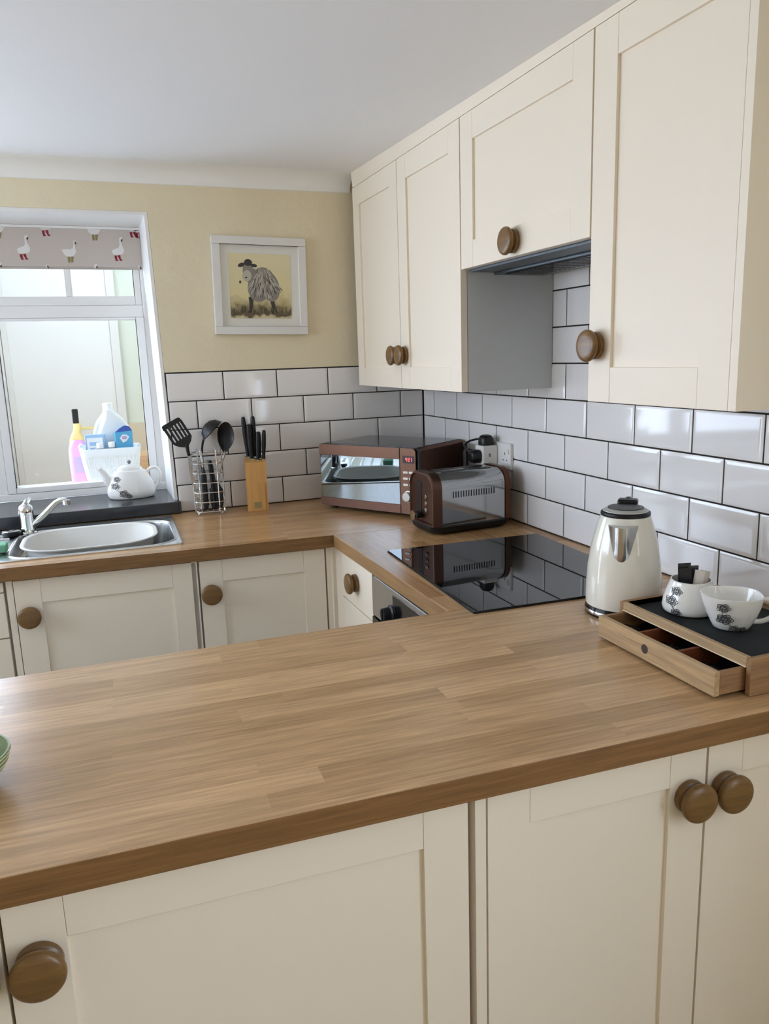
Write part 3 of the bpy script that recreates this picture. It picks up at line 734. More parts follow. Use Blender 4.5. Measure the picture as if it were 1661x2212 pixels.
b = MB(); b.lathe([(.0370, .2258), (.0360, .2282), (.020, .2290), (.0005, .2285)], 40, c0=False); b.obj('lid_button', 'black', l)
b = MB()
rg = [[], [], [], [], [], []]
def rad(z):
    for (r0, z0), (r1, z1) in zip(prof[:-1], prof[1:]):
        if z0 <= z <= z1: return r0 + (r1 - r0) * (z - z0) / (z1 - z0)
    return prof[-1][0]
rings = []
for i in range(9):
    t_ = i / 8; z = .127 + .071 * t_; hw = .0125 + .0175 * t_ ** .9; pr = .002 + .021 * t_ ** 1.15
    if i == 0: hw = .006; pr = .0005
    row = []
    for j in range(13):
        q = -1 + j / 6; x = hw * q; r_ = rad(z)
        y = -math.sqrt(max(0, r_ * r_ - x * x)) - pr * max(0, 1 - abs(q) ** 2.2) + .0005
        row.append((x, y, z))
    rings.append(row)
b.loft(rings, False, False, False)
top = rings[-1]; r_ = rad(.198)
b.loft([top, [(p[0] * .97, -math.sqrt(max(0, r_ * r_ - p[0] ** 2)) + .002, .199) for p in top]], False, False, False)
b.obj('spout', 'steel', k, angle=60)
b = MB(); hpt = smoothpath([(0, .040, .219), (0, .056, .226), (0, .074, .224), (0, .094, .200), (0, .102, .15), (0, .098, .09), (0, .082, .05)], 6)
rr_ = [.011] * len(hpt); b.tube(hpt, rr_, 12); b.box(-.021, .021, .036, .066, .222, .2355, .005, 3); b.obj('handle', 'black', k)
b = MB(); b.tube(smoothpath([(-.225, -1.575, .916), (-.165, -1.63, .914), (-.11, -1.70, .914), (-.05, -1.78, .914), (-.018, -1.85, .914), (-.016, -2.0, .914)], 8), .0036, 8)
tag(b.obj('kettle_cable', 'black'), 'black cable running from behind the kettle along the tiles', 'cable')
# ------------------------------------------------------------------ microwave, turned across the corner
mw = thing('microwave', 'copper microwave with mirrored door set across the corner', 'microwave', (-.51, -.185, .9105), R(-57))
W, D, H = .438, .305, .2425
b = MB()
b.loft([[(x, y, z) for x, z, _ in rrect(W / 2, (H + .012) / 2, W - .004, H - .012, .014, 0)] for y in (.018, D)]); b.obj('oven_body', 'copper', mw)
b = MB(); b.box(.012, W - .012, .02, D - .006, H - .0008, H + .0006); b.obj('top_cover', 'darkmetal', mw, smooth=False)
b = MB(); b.loft([[(x, y, z) for x, z, _ in rrect(W / 2, (H + .011) / 2, W, H - .011, .015, 0)] for y in (.004, .020)]); b.obj('front_bezel', 'blackgloss', mw)
door = sempty('x'); bpy.data.objects.remove(door)
b = MB()
def strip(x0, x1, z0, z1, rl=.012, top=True):
    pts = [(x1, z0), (x1, z1)]
    if top: pts += [(x0 + rl * (1 - math.sin(R(a))), z1 - rl * (1 - math.cos(R(a)))) for a in range(0, 91, 15)][::-1] if False else []
    return pts
# copper strips above and below the mirrored window
def arc(cx, cz, r, a0, a1, n=6): return [(cx + r * math.cos(R(a0 + (a1 - a0) * i / n)), cz + r * math.sin(R(a0 + (a1 - a0) * i / n))) for i in range(n + 1)]
b.box(.003, .364, -.0006, .0036, .0140, H - .003)
b.prism([(.364, .203), (.364, H - .002)] + arc(.016, H - .016, .014, 90, 180) + [(.002, .203)], -.0045, .0035, X=XZ @ Matrix.Identity(4))
b.prism([(.364, .0425), (.002, .0425)] + arc(.016, .0155 + .012, .014, 180, 270) + [(.364, .0135)], -.0045, .0035, X=XZ)
dr = b.obj('door', 'copper_light', mw)
b = MB(); b.box(.006, .362, -.0015, .003, .0435, .202, .0006); b.obj('door_window', 'mirror', dr, smooth=False)
b = MB(); b.prism([(.3675, .0135)] + arc(W - .016 - .005, .0275, .014, 270, 360) + arc(W - .016 - .005, H - .016, .014, 0, 90) + [(.3675, H - .002)], -.0045, .0035, X=XZ)
cp = b.obj('control_panel', 'copper_light', mw)
b = MB(); b.box(.3785, .426, -.0045, -.003, .1895, .2155, .0004); b.obj('display', 'display', cp, smooth=False)
b = MB()
def seg7(ch, x, z, w=.0058, h=.0125, t=.0013):
    on = {'4': 'bcfg', '2': 'abged', '1': 'bc', '3': 'abgcd'}[ch]
    q = {'a': (x, x + w, z + h - t, z + h), 'd': (x, x + w, z, z + t), 'g': (x, x + w, z + h / 2 - t / 2, z + h / 2 + t / 2), 'f': (x, x + t, z + h / 2, z + h), 'e': (x, x + t, z, z + h / 2), 'b': (x + w - t, x + w, z + h / 2, z + h), 'c': (x + w - t, x + w, z, z + h / 2)}
    for s_ in on: b.box(q[s_][0], q[s_][1], -.0052, -.0044, q[s_][2], q[s_][3])
seg7('4', .3915, .1965); seg7('2', .4025, .1965); seg7('1', .4105, .1965)
b.box(.3993, .4003, -.0052, -.0044, .2, .2012); b.box(.3993, .4003, -.0052, -.0044, .2045, .2057); b.obj('time_digits', 'red_led', cp, smooth=False)
for z in (.158, .1365, .115):
    for x in (.380, .404):
        b = MB(); b.box(x, x + .0205, -.0072, -.003, z - .0042, z + .0042, .0018, 3); b.obj('button', 'btn', cp)
b = MB(); b.lathe([(.0205, 0), (.0205, .002), (.0165, .003), (.0165, .014), (.015, .0165), (.0005, .0168)], 36, T(.399, -.003, .0745, 0, R(90))); b.obj('dial', 'dialgrey', cp)
for x, y in ((.04, .03), (W - .04, .03), (.04, D - .04), (W - .04, D - .04)):
    b = MB(); b.lathe([(.013, 0), (.014, .013)], 20, T(x, y, 0)); b.obj('foot', 'black', mw)

# ------------------------------------------------------------------ toaster
to = thing('toaster', 'chrome and copper toaster on a black base in front of the microwave', 'toaster', (-.204, -.731, .9105), R(3.5))
L2, Dp = .1415, .165
def tprof(d, z0, z1, r, x):
    pts = [(d / 2, z0), (d / 2, z1 - r)] + [(d / 2 - r + r * math.cos(R(a)), z1 - r + r * math.sin(R(a))) for a in range(10, 91, 10)]
    pts = pts + [(-y, z) for y, z in reversed(pts)]
    return [(x, y, z) for y, z in pts]
b = MB(); b.loft([rrect(0, 0, .262, .148, .03, .004), rrect(0, 0, .280, .166, .03, .012), rrect(0, 0, .286, .172, .03, .026), rrect(0, 0, .280, .166, .03, .030)]); b.obj('base', 'black', to)
b = MB(); b.loft([tprof(Dp - .006, .029, .190, .048, x) for x in (-.108, .120)]); sh = b.obj('shell', 'toastchrome', to, angle=25)
b = MB(); b.loft([tprof(Dp, .0285, .193, .05, -.1085), tprof(Dp, .0285, .193, .05, -.136), tprof(Dp - .006, .0285, .190, .048, -.140)], True, False)
b.loft([tprof(Dp - .006, .0285, .190, .048, -.140), tprof(Dp - .016, .034, .185, .044, -.1405), tprof(Dp - .020, .036, .183, .042, -.136)], False, True)
b.obj('end_cap', 'copper_light', to, angle=30)
b = MB(); b.loft([tprof(Dp, .0285, .193, .05, .1205), tprof(Dp, .0285, .193, .05, .139), tprof(Dp - .008, .0285, .189, .046, .1425)]); b.obj('end_cap', 'copper', to, angle=30)
b = MB()
for k in range(17): b.box(-.070 + k * .0092, -.0662 + k * .0092, -Dp / 2 + .0022, -Dp / 2 + .006, .114, .134, .0008)
b.obj('cooling_slots', 'black', sh, smooth=False)
b = MB()
for y in (-.024, .024): b.box(-.085, .095, y - .013, y + .013, .1885, .1905, .0006)
b.obj('bread_slots', 'black', sh, smooth=False)
b = MB(); b.box(-.1375, -.1355, .004, .030, .045, .16, .0006); b.obj('lever_slot', 'black', to)
b = MB(); b.box(-.158, -.134, -.004, .040, .046, .062, .004, 3); b.lathe([(.015, 0), (.016, .003), (.016, .006), (.0005, .0065)], 28, T(-.157, .018, .054, 0, 0, R(-90)), mi=1); b.obj('lever', ['black', 'chrome'], to)
for z in (.075, .096, .117):
    b = MB(); b.lathe([(.0072, 0), (.0072, .004), (.006, .0052), (.0005, .0054)], 20, T(-.1362, -.030, z, 0, 0, R(-90))); b.obj('button', 'chrome', to)

# ------------------------------------------------------------------ sockets and plugs on the tiles by the toaster
so = thing('wall_socket', 'white double wall socket on the tiles above the toaster', 'socket', (-.0078, -.657, 1.123))
b = MB(); b.box(-.0095, .002, -.073, .073, -.0435, .0435, .003, 3); b.obj('face_plate', 'socket', so)
b = MB()
for dy, dz, w, h in ((-.037, .008, .0035, .009), (-.0485, -.0135, .006, .0035), (-.0255, -.0135, .006, .0035)): b.box(-.0100, -.0092, dy - w / 2, dy + w / 2, dz - h / 2, dz + h / 2)
b.obj('pin_holes', 'black', so, smooth=False)
b = MB(); b.box(-.0135, -.009, -.064, -.0555, .008, .024, .001); b.obj('rocker_switch', 'socket', so)
ad = thing('plug_adaptor', 'white cube plug adaptor in the wall socket with black plugs in it', 'plug adaptor', (-.0178, -.618, 1.123))
b = MB(); b.box(-.056, 0, -.029, .029, -.034, .032, .005, 3); b.obj('adaptor_body', 'socket', ad)
b = MB(); b.box(-.034, -.027, -.0298, -.0288, -.006, .006, .0004); b.obj('fuse_mark', 'inkgrey', ad)
def plug(label, loc, rot, cable):
    p = thing('mains_plug', label, 'plug', loc, 0, 'black plugs'); p.rotation_euler = rot
    b = MB(); b.loft([rrect(0, 0, .044, .048, .016, 0), rrect(0, 0, .046, .050, .017, .006), rrect(0, 0, .045, .049, .017, .022), rrect(0, 0, .034, .040, .014, .031), rrect(0, 0, .018, .026, .008, .034)]); b.obj('plug_body', 'black', p)
    b = MB(); inv = (Matrix.Translation(loc) @ p.rotation_euler.to_matrix().to_4x4()).inverted()
    b.tube([inv @ Vector(q) for q in smoothpath(cable, 8)], .0037, 8); b.obj('cable', 'black', p)
plug('black plug pushed into the front of the white cube adaptor', (-.0745, -.616, 1.119), (0, R(-90), 0), [(-.085, -.60, 1.115), (-.082, -.56, 1.126), (-.060, -.48, 1.140), (-.036, -.432, 1.142), (-.022, -.425, 1.12), (-.022, -.43, 1.02), (-.022, -.44, .918)])
plug('black plug lying on top of the white cube adaptor, its cable curving down', (-.046, -.617, 1.1555), (0, 0, 0), [(-.05, -.598, 1.172), (-.052, -.56, 1.170), (-.055, -.50, 1.155), (-.060, -.475, 1.13), (-.068, -.46, 1.09), (-.070, -.462, 1.03), (-.070, -.465, .918)])

# ------------------------------------------------------------------ knife block and knives
kb = thing('knife_block', 'upright beech knife block standing against the tiles', 'knife block', (-.733, -.100, .9105), R(-12))
b = MB(); b.loft([[(-.0385, -.034, 0), (.0385, -.034, 0), (.0385, .034, 0), (-.0385, .034, 0)], [(-.0385, -.030, .183), (.0385, -.030, .183), (.0385, .040, .200), (-.0385, .040, .200)]]); b.obj('block', 'bamboo', kb, smooth=False)
b = MB(); b.box(-.030, .030, -.0355, -.030, .004, .105, .0008); b.obj('front_panel', 'bamboo', kb, smooth=False)
b = MB(); b.box(-.013, .013, -.0362, -.0352, .012, .034, .0003); b.obj('maker_mark', 'legs', kb, smooth=False)
for x, y, l, w, tilt, lab in ((-.025, .026, .150, .0135, -4, 'tall black-handled knife at the rear of the wooden block, on the rack side'), (.000, .024, .151, .0135, 0, 'tall black-handled knife in the middle rear of the wooden block'), (-.012, .004, .128, .015, -2, 'broad black-handled knife in the centre of the wooden block'),
        (.010, -.010, .104, .0115, 3, 'short black-handled knife at the front of the wooden block'), (.017, .008, .098, .011, 1, 'short black-handled knife between the centre and the microwave side of the block'), (.031, -.004, .107, .0115, 4, 'black-handled knife nearest the microwave side of the block')):
    kf = thing('kitchen_knife', lab, 'knife', (0, 0, 0), 0, 'knives in the block')
    base = Vector((x, y, 0)); base.rotate(Matrix.Rotation(R(-12), 3, 'Z'))
    zt = .9105 + .183 + (y + .03) * .243
    kf.location = (-.733 + base.x, -.100 + base.y, zt + .0015); kf.rotation_euler = (R(2), R(tilt), R(-12))
    b = MB(); b.loft([[(p[0], p[1], z) for p in rrect(0, 0, s_ * w, s_ * w * 1.25, s_ * w * .42, 0, 4)] for z, s_ in ((.001, 1.0), (.02, 1.1), (l * .5, 1.4), (l * .85, 1.3), (l * .97, 1.1), (l, .6))]); b.obj('handle', 'black', kf)
    b = MB(); b.box(-w * .38, w * .38, -w * .5, w * .5, -.012, .003, .0005); b.obj('bolster', 'steel', kf)

# ------------------------------------------------------------------ wire utensil holder and utensils
rk = thing('utensil_holder', 'chrome wire utensil holder standing beside the window sill', 'utensil holder', (-.905, -.064, .9105), R(-6))
for k in range(7):
    z = .010 + .0355 * k; b = MB()
    b.tube([(x, y - .0035 * math.cos(2 * PI * x / .1), z) for x, y, _ in rrect(0, 0, .106 + .001 * k, .088, .026, 0, 6)], .0021, 7, True); b.obj('wire_ring', 'chrome', rk)
b = MB()
for x, y in ((-.033, -.0455), (.033, -.0455), (-.033, .0435), (.033, .0435), (-.0545, -.012), (-.0545, .015), (.0545, -.012), (.0545, .015)):
    b.tube([(x * .985, y * .985, .008), (x, y, .1), (x, y, .2), (x, y, .236)], .0017, 7)
for k in range(6): b.tube([(-.05 + .02 * k, -.042, .010), (-.05 + .02 * k, .042, .010)], .0015, 6)
b.obj('wire_uprights', 'chrome', rk)
for x, y in ((-.042, -.036), (.042, -.036), (-.042, .036), (.042, .036)):
    b = MB(); b.lathe([(.0005, 0), (.004, .0008), (.0055, .004), (.004, .0075), (.0005, .0085)], 16, T(x, y, 0)); b.obj('ball_foot', 'chrome', rk)
def flat(b, pts, y, th, X=None, mi=0):
    b.prism(pts, -y, -y + th, .0008, mi, XZ if X is None else X @ XZ)
tu = thing('slotted_turner', 'black slotted turner leaning over the window side of the holder', 'turner', (-.95, -.082, .925), 0, 'kitchen utensils')
hp0 = (-.95, .925)
b = MB(); head = [(-1.048, 1.242), (-1.032, 1.256), (-.989, 1.272), (-.978, 1.267), (-.944, 1.199), (-.945, 1.186), (-.956, 1.174), (-.974, 1.162), (-.99, 1.162), (-1.006, 1.173), (-1.016, 1.191)]
# head built as bars so that the slots are open
ax = Vector((-.0437, .0835)).normalized(); ay = Vector((-ax.y, ax.x))        # along the head, across it
c0_ = Vector((-.972, 1.165)) - Vector(hp0)
def hpnt(s_, t_): v = c0_ + ax * s_ + ay * t_; return (v.x, v.y)
flat(b, [hpnt(.088, -.033), hpnt(.088, .043), hpnt(.103, .041), hpnt(.106, .035), hpnt(.105, -.024), hpnt(.101, -.030)], 0, .0025)
flat(b, [hpnt(.0, -.006), hpnt(.0, .010), hpnt(.012, .026), hpnt(.026, .038), hpnt(.033, .039), hpnt(.033, -.033), hpnt(.024, -.033), hpnt(.010, -.022)], 0, .0025)
for k in range(6):
    w0 = -.033 + k * .0128
    flat(b, [hpnt(.031, w0), hpnt(.031, w0 + (.0088 if k in (0, 5) else .0078)), hpnt(.090, w0 + (.0098 if k in (0, 5) else .0078)), hpnt(.090, w0)], 0, .0025)
b.obj('turner_head', 'black', tu, smooth=False)
b = MB(); b.tube(smoothpath([(-.0245, 0, .246), (-.0225, 0, .225), (-.019, .003, .205)], 4), [.0075, .007, .007, .0068, .0065, .0065, .0062, .006, .006], 10); b.obj('neck', 'black', tu)
b = MB(); b.loft([[(x - w, y, z), (x + w, y, z), (x + w, y + .004, z), (x - w, y + .004, z)] for x, y, z, w in ((-.019, .0, .207, .0055), (-.016, .004, .15, .0062), (-.006, .012, .08, .0065), (.004, .016, .03, .006), (.008, .018, .002, .005))]); b.obj('handle', 'steel', tu)
la = thing('ladle', 'black ladle with its bowl tipped sideways between turner and serving spoon', 'ladle', (-.905, -.045, .925), 0, 'kitchen utensils')
b = MB(); Xl = Matrix.Translation((.030, -.006, .288)) @ Vector((.66, -.18, -.73)).to_track_quat('Z', 'Y').to_matrix().to_4x4() @ Matrix.Scale(1.15, 4)
bw_ = [(.0005, -.030), (.018, -.027), (.032, -.017), (.040, 0), (.0415, .002), (.0405, .003), (.0385, .001), (.030, -.015), (.017, -.0245), (.0005, -.0275)]
b.lathe(bw_, 32, Xl, 0, False, False); b.obj('ladle_bowl', 'black', la)
b = MB(); b.tube(smoothpath([(.002, -.004, .268), (-.008, -.006, .245), (-.014, -.008, .21), (-.014, -.006, .165), (-.012, 0, .10), (-.004, .004, .01)], 6), .0042, 8); b.obj('handle', 'black', la)
sp = thing('serving_spoon', 'solid black serving spoon at the knife-block side of the holder', 'spoon', (-.87, -.078, .925), 0, 'kitchen utensils')
b = MB(); pts = [(-.83, 1.244), (-.812, 1.233), (-.802, 1.206), (-.803, 1.176), (-.814, 1.154), (-.828, 1.139), (-.84, 1.131), (-.849, 1.14), (-.859, 1.164), (-.863, 1.184), (-.861, 1.21), (-.851, 1.232)]
P3 = smoothpath([(x + .87, 0, z - .925) for x, z in pts], 3, True); cc = Vector((.037, 0, .262))
rings = [[tuple(cc + (p - cc) * s_ + Vector((0, dy, 0))) for p in P3] for s_, dy in ((.05, .016), (.5, .013), (.85, .006), (1, 0), (.96, -.001), (.8, .004), (.5, .010), (.05, .013))]
b.loft(rings, True, True); b.obj('spoon_bowl', 'black', sp, angle=60)
b = MB(); b.tube(smoothpath([(.032, .002, .212), (.026, .002, .19), (.008, .004, .14), (-.004, .010, .08), (-.010, .02, .005)], 5), .0034, 8); b.obj('handle', 'steel', sp)
pe = thing('kitchen_utensil', 'black-handled utensil with its rounded grip just above the middle of the holder', 'utensil', (-.899, -.090, .925), 0, 'kitchen utensils')
b = MB(); b.tube([(0, 0, .183), (.001, .001, .175), (.003, .003, .15), (.006, .006, .10), (.008, .008, .01)], [.006, .0085, .0085, .0075, .006], 12); b.obj('grip', 'black', pe)
for x, z0, z1, r, lab, nm in ((-.922, .95, 1.085, .010, 'dark utensil standing upright inside the holder next to the turner', 'kitchen_utensil'), (-.880, .93, 1.03, .024, 'wide black utensil filling the lower front of the holder', 'kitchen_utensil')):
    u = thing(nm, lab, 'utensil', (x, -.076 if r < .02 else -.072, .925), 0, 'kitchen utensils')
    b = MB(); b.loft([[(p[0], p[1], z) for p in rrect(0, 0, s_ * r * 2, .016 * s_, .007 * s_, 0, 3)] for z, s_ in ((0.001, .8), (.02, 1), (z1 - .96, 1), (z1 - .94, .6), (z1 - .925, .35))]); b.obj('blade', 'black', u)
    b = MB(); b.tube([(.0, 0, z1 - .927), (-.004, .008, z1 - .927 + .06)], .0042, 8); b.obj('shaft', 'steel', u)

# ------------------------------------------------------------------ the sheep picture
pc = thing('framed_picture', 'white framed picture of a shaggy grey sheep on the cream wall', 'picture', (-.654, -.001, 1.7275)); pc.rotation_euler = (0, R(1.1), 0)
b = MB(); w = .1735; f = .0285
for x0, x1, z0, z1 in ((-w, w, w - f, w), (-w, w, -w, -w + f), (-w, -w + f, -w + f, w - f), (w - f, w, -w + f, w - f)): b.box(x0, x1, -.022, 0, z0, z1, .002)
b.obj('picture_frame', 'pic_frame', pc)
b = MB(); b.box(-.147, .147, -.010, -.004, -.147, .147); b.obj('mount_card', 'mount', pc, smooth=False)
mp = bpy.data.materials.new('sheep_print_paper'); mp.use_nodes = True
nt = mp.node_tree; bs = nt.nodes['Principled BSDF']; bs.inputs['Roughness'].default_value = .8
tc = nt.nodes.new('ShaderNodeTexCoord'); sx_ = nt.nodes.new('ShaderNodeSeparateXYZ'); nz = nt.nodes.new('ShaderNodeTexNoise'); nz.inputs['Scale'].default_value = 34; nz.inputs['Detail'].default_value = 6
nt.links.new(tc.outputs['Object'], sx_.inputs[0]); nt.links.new(tc.outputs['Object'], nz.inputs['Vector'])
ma = nt.nodes.new('ShaderNodeMath'); ma.operation = 'MULTIPLY_ADD'; ma.inputs[1].default_value = .07; nt.links.new(nz.outputs['Fac'], ma.inputs[0]); nt.links.new(sx_.outputs['Z'], ma.inputs[2])
cr = nt.nodes.new('ShaderNodeValToRGB'); mr = nt.nodes.new('ShaderNodeMapRange'); mr.inputs['From Min'].default_value = -.115; mr.inputs['From Max'].default_value = .15
nt.links.new(ma.outputs[0], mr.inputs[0]); nt.links.new(mr.outputs[0], cr.inputs[0])
el = cr.color_ramp.elements; el[0].position = .0; el[0].color = lin('#d9cca4'); el[1].position = 1; el[1].color = lin('#e2d6ae')
for p_, c_ in ((.14, '#cdbf95'), (.19, '#5d5240'), (.24, '#6a5e45'), (.33, '#b9a97e'), (.45, '#dccf9f')):
    e_ = el.new(p_); e_.color = lin(c_)
nt.links.new(cr.outputs[0], bs.inputs['Base Color'])
M['wool1'] = mat('wool_grey', '#8b857e', .9); M['wool2'] = mat('wool_pale', '#cdc6b8', .9); M['wool3'] = mat('wool_dark', '#45403c', .9); M['face'] = mat('sheep_pale_face', '#b9b2a4', .9)
b = MB(); b.box(-.114, .1135, -.0115, -.0095, -.1145, .1145)
def blob(cx, cz, rx, rz, mi, d, n=20, a=0.):
    pts = []
    for i in range(n):
        t_ = 2 * PI * i / n; x, z = rx * math.cos(t_), rz * math.sin(t_); pts.append((cx + x * math.cos(a) - z * math.sin(a), cz + x * math.sin(a) + z * math.cos(a)))
    b.prism(pts, .0114, .0114 + d, mi=mi, X=XZ)
for pts in ([(-.046, -.04), (-.024, -.03), (-.030, -.06), (-.036, -.096), (-.052, -.096), (-.044, -.07)], [(.026, -.02), (.046, -.03), (.052, -.065), (.062, -.094), (.046, -.096), (.036, -.06)]):
    b.prism(pts, .0114, .01165, mi=3, X=XZ)
blob(-.030, .034, .022, .032, 1, .00045); blob(.010, .010, .048, .058, 1, .0007); blob(-.008, -.008, .040, .048, 1, .0006); blob(.034, .0, .036, .055, 1, .0005, a=.25)
rng = random.Random(3)
for i in range(330):
    a = rng.uniform(-.95, 1.0); s0 = rng.uniform(.0, .75); x0, z0 = .012 + .012 * a, .069 - .02 * s0
    x1 = .012 + a * .074; z1 = .062 - .118 * (1 - .35 * a * a) ; q = s0; l = rng.uniform(.16, .30)
    p0 = (x0 + (x1 - x0) * q, z0 + (z1 - z0) * q); p1 = (x0 + (x1 - x0) * min(1.05, q + l), z0 + (z1 - z0) * min(1.05, q + l))
    dx, dz = p1[0] - p0[0], p1[1] - p0[1]; ln = math.hypot(dx, dz); nx, nz_ = -dz / ln, dx / ln; w_ = rng.uniform(.0005, .0015); e_ = i * 2e-6
    b.prism([p0, ((p0[0] + p1[0]) / 2 + nx * w_, (p0[1] + p1[1]) / 2 + nz_ * w_), p1, ((p0[0] + p1[0]) / 2 - nx * w_, (p0[1] + p1[1]) / 2 - nz_ * w_)], .0118, .0123 + e_, mi=rng.choice((2, 2, 2, 3, 1)), X=XZ)
blob(-.045, .058, .0185, .030, 1, .0013, a=-.15); blob(-.049, .036, .0165, .020, 4, .0016, a=-.2); blob(-.043, .083, .0145, .012, 3, .0018); blob(-.068, .074, .013, .007, 3, .0016, a=.35); blob(-.022, .073, .012, .006, 3, .0016, a=-.1)
blob(-.075, .014, .0035, .0055, 3, .0016); blob(-.052, .030, .004, .003, 3, .0018); blob(-.018, .066, .008, .006, 2, .0015)
for i in range(70):
    x = rng.uniform(-.112, .112); h_ = rng.uniform(.008, .03); w_ = rng.uniform(.0006, .0013)
    if abs(x) > .109: continue
    b.prism([(x - w_, -.094 + rng.uniform(-.006, .006)), (x + w_, -.094), (x + rng.uniform(-.006, .006), -.094 + h_)], .0114, .0121, mi=rng.choice((3, 1, 5)), X=XZ)
b.obj('sheep_print', [mp, 'wool1', 'wool2', 'wool3', 'face', 'legs'], pc, smooth=False)

# ------------------------------------------------------------------ cleaning things on the far side of the window
PZ = .942
ba = thing('storage_basket', 'white plastic basket of bottles beyond the window', 'basket', (-1.222, .640, PZ))
b = MB(); e0 = lambda w_, d_, z: rrect(0, 0, w_, d_, .025, z, 4)
def rimz(r, notch):
    out = []
    for x, y, z in r: out.append((x, y, z - notch * math.exp(-((x + .075) / .018) ** 2) * (1 if y < 0 else 0) + .012 * math.exp(-((x + .118) / .012) ** 2)))
    return out
b.loft([e0(.20, .15, 0), rimz(e0(.252, .19, .168), .016), rimz(e0(.256, .194, .17), .016), rimz(e0(.246, .184, .168), .016), e0(.194, .144, .004)], True, True); b.obj('basket_shell', 'white_plastic', ba)
b = MB()
for i in range(22):
    q = -.092 + .184 * i / 21; b.tube([(q, -.0755, .012), (q * 1.26, -.0935, .14)], .0018, 5)
for zz in (.05, .09, .13):
    k_ = zz / .168; b.tube([(-.1 - .024 * k_, -.0758 - .019 * k_, zz), (.1 + .024 * k_, -.0758 - .019 * k_, zz)], .0016, 5)
b.obj('basket_ribs', 'porch', ba)
sb = thing('spray_bottle', 'pink and yellow spray bottle with black nozzle behind the window', 'bottle', (-1.353, .785, PZ), R(0), 'cleaning products')
b = MB(); b.loft([[(x, y, z) for x, y, _ in rrect(0, 0, w_, .06, .018, 0)] for z, w_ in ((0, .076), (.004, .082), (.10, .086), (.16, .082), (.185, .062), (.195, .044))]); b.obj('bottle_body', 'pink', sb)
b = MB(); b.box(-.022, .024, -.0312, -.0305, .05, .12, .0002); b.obj('bottle_label', 'lilac', sb, smooth=False)
b = MB(); b.loft([[(x + dx, y, z) for x, y, _ in rrect(0, 0, w_, .04, .012, 0)] for z, w_, dx in ((.180, .070, 0), (.205, .060, .0), (.228, .036, 0), (.245, .034, .006), (.268, .034, .006))])
b.box(.016, .085, -.007, .007, .238, .250, .003); b.obj('trigger_head', 'yellow', sb)
b = MB(); b.box(-.011, .015, -.013, .013, .266, .332, .005, 3); b.obj('nozzle', 'black', sb)
ml = thing('detergent_bottle', 'big white plastic bottle with a slanted handle in the basket', 'bottle', (-1.200, .668, PZ + .005), 0, 'cleaning products')
b = MB(); b.loft([[(x + dx, y, z) for x, y, _ in rrect(0, 0, w_, .085, .02, 0)] for z, w_, dx in ((0, .13, 0), (.01, .145, 0), (.20, .15, .0), (.245, .13, .004), (.285, .085, .0), (.315, .05, -.012), (.322, .042, -.014))]); b.obj('bottle_body', 'white_plastic', ml)
b = MB(); b.lathe([(.021, .322), (.021, .348), (.018, .352), (.0005, .352)], 24, T(-.014, 0, 0)); b.obj('cap', 'white_plastic', ml)
b = MB(); b.tube(smoothpath([(-.035, -.01, .30), (-.062, -.016, .262), (-.075, -.016, .215), (-.070, -.01, .18)], 5), .010, 10); b.obj('handle', 'white_plastic', ml)
bx_ = thing('tablet_carton', 'sky blue carton with a lilac badge standing in the basket', 'carton', (-1.163, .598, PZ + .006), R(4), 'cleaning products')
b = MB(); b.loft([[(-.034, -.022, 0), (.034, -.022, 0), (.034, .022, 0), (-.034, .022, 0)], [(-.036, -.022, .228), (.036, -.022, .232), (.036, .022, .232), (-.036, .022, .228)]]); b.obj('carton_body', 'blue', bx_, smooth=False)
b = MB(); b.prism([(-.036, .228), (.036, .232), (.024, .252), (.006, .256), (-.014, .246)], .0215, .0225, X=XZ); b.obj('carton_flap', 'deepblue', bx_, smooth=False)
b = MB(); b.prism([(-.018, .203), (-.006, .217), (.010, .216), (.021, .206), (.010, .190), (-.006, .182)], .0221, .0227, X=XZ)
b.prism([(.002 + .0115 * math.cos(2 * PI * i / 20), .2035 + .0075 * math.sin(2 * PI * i / 20)) for i in range(20)], .0226, .0232, mi=1, X=XZ); b.obj('carton_badge', ['white_plastic', 'lilac'], bx_, smooth=False)
lb = thing('soap_carton', 'pale blue carton with a white label at the spray-bottle end of the basket', 'carton', (-1.278, .614, PZ + .006), R(-4), 'cleaning products')
b = MB(); b.box(-.042, .040, -.012, .012, 0, .222, .003); b.obj('carton_body', 'paleblue', lb)
b = MB(); b.box(-.034, .030, -.0128, -.0118, .10, .208, .0003); b.obj('carton_label', 'white_plastic', lb, smooth=False)
b = MB(); b.box(-.024, .02, -.0134, -.0126, .175, .190, .0003); b.box(-.024, -.004, -.0134, -.0126, .145, .165, .0003); b.obj('label_print', 'paleblue', lb, smooth=False)
for x, y, l_ in ((-1.262, .584, 'small white capped bottle at the front of the basket, below the pale blue carton'), (-1.214, .584, 'small white capped bottle in the middle front of the basket')):
    o_ = thing('small_bottle', l_, 'bottle', (x, y, PZ + .006), 0, 'cleaning products')
    b = MB(); b.lathe([(.015, 0), (.016, .003), (.016, .15), (.0125, .165)], 24, c1=False); b.lathe([(.0125, .165), (.012, .166)], 24); b.obj('bottle_body', 'white_plastic', o_)
    b = MB(); b.lathe([(.0145, .165), (.0145, .186), (.013, .188), (.0005, .188)], 24); b.obj('cap', 'white_plastic', o_)
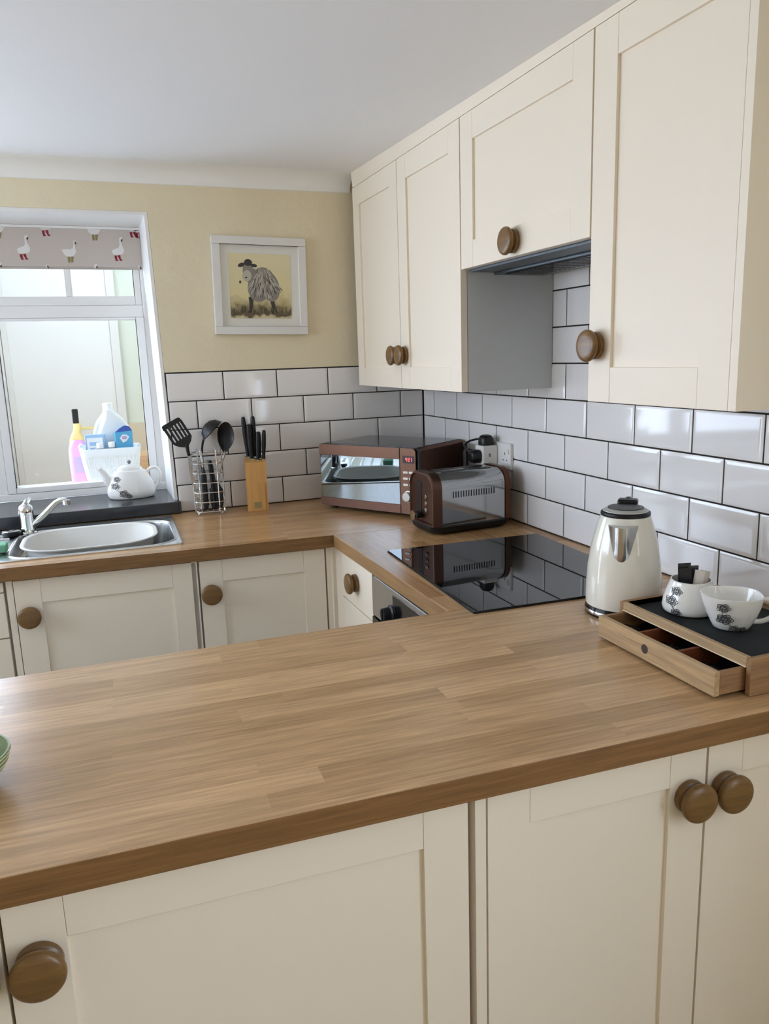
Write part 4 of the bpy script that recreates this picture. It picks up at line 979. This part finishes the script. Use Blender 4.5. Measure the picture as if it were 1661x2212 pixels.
# ------------------------------------------------------------------ striped bowl at the edge of the peninsula
gb = thing('striped_bowl', 'green striped bowl at the left edge of the peninsula worktop', 'bowl', (-1.503, -1.838, .9105))
b = MB(); prof = [(.030, 0), (.033, .003), (.048, .012), (.060, .028), (.066, .046)]
b.lathe(prof + [(.0665, .048), (.064, .048), (.056, .028), (.04, .012), (.0005, .008)], 40); b.obj('bowl_body', 'green_glaze', gb, angle=60)
b = MB()
for z in (.024, .031, .038, .0445):
    S = lathe_surf(prof); r_ = [S(0, z)[1]]; rr0 = -r_[0]; b.tube([(rr0 * math.cos(2 * PI * i / 40), rr0 * math.sin(2 * PI * i / 40), z) for i in range(40)], .0014, 5, True)
b.obj('glaze_stripes', 'green_pale', gb)
# ------------------------------------------------------------------ camera
cam = bpy.data.cameras.new('camera'); co = bpy.data.objects.new('camera', cam); COL.objects.link(co)
yaw, pit, rol = -.360307936, .200356327, -.0321977187
f_ = Vector((-math.sin(yaw) * math.cos(pit), math.cos(yaw) * math.cos(pit), -math.sin(pit)))
r0_ = Vector((math.cos(yaw), math.sin(yaw), 0)); u0_ = r0_.cross(f_)
rv = r0_ * math.cos(rol) + u0_ * math.sin(rol); uv = -r0_ * math.sin(rol) + u0_ * math.cos(rol)
m3 = Matrix((rv, uv, -f_)).transposed()
co.matrix_world = Matrix.Translation((-1.29002535, -2.92180708, 1.46120042)) @ m3.to_4x4()
cam.sensor_fit = 'HORIZONTAL'; cam.sensor_width = 36.0; cam.lens = 36.0 * 1658.35543 / 1661.0; cam.clip_start = .02
scene.camera = co

# ------------------------------------------------------------------ daylight
w = bpy.data.worlds.new('sky'); scene.world = w; w.use_nodes = True
bg = w.node_tree.nodes['Background']; bg.inputs['Color'].default_value = lin('#d0e0f7'); bg.inputs['Strength'].default_value = SKY
def portal(name, loc, rot, sx, sy):
    l = bpy.data.lights.new(name, 'AREA'); l.shape = 'RECTANGLE'; l.size = sx; l.size_y = sy; l.cycles.is_portal = True
    o = bpy.data.objects.new(name, l); COL.objects.link(o); o.location = loc; o.rotation_euler = rot
portal('window_daylight', (-1.78, .39, 1.46), (R(-90), 0, 0), 1.56, 1.05)
portal('porch_door_daylight', (-3.06, .39, 1.0), (R(-90), 0, 0), .68, 2.0)
portal('added_opening_daylight', (WL - .11, (LW0 + LW1) / 2, 1.6), (0, R(-90), 0), .8, LW1 - LW0)  # sky portal for the opening added in the left wall
portal('side_window_daylight', (.11, (RW0 + RW1) / 2, (RWZ0 + RWZ1) / 2), (0, R(90), 0), RWZ1 - RWZ0, RW1 - RW0)
scene.view_settings.view_transform = 'Standard'; scene.view_settings.look = 'None'; scene.view_settings.gamma = 1; scene.view_settings.use_curve_mapping = False
scene.view_settings.exposure = EXPO
try:
    scene.cycles.use_denoising = True; scene.cycles.max_bounces = 14; scene.cycles.diffuse_bounces = 8; scene.cycles.glossy_bounces = 6; scene.cycles.transparent_max_bounces = 12
    scene.cycles.caustics_reflective = False; scene.cycles.caustics_refractive = False
except Exception: pass
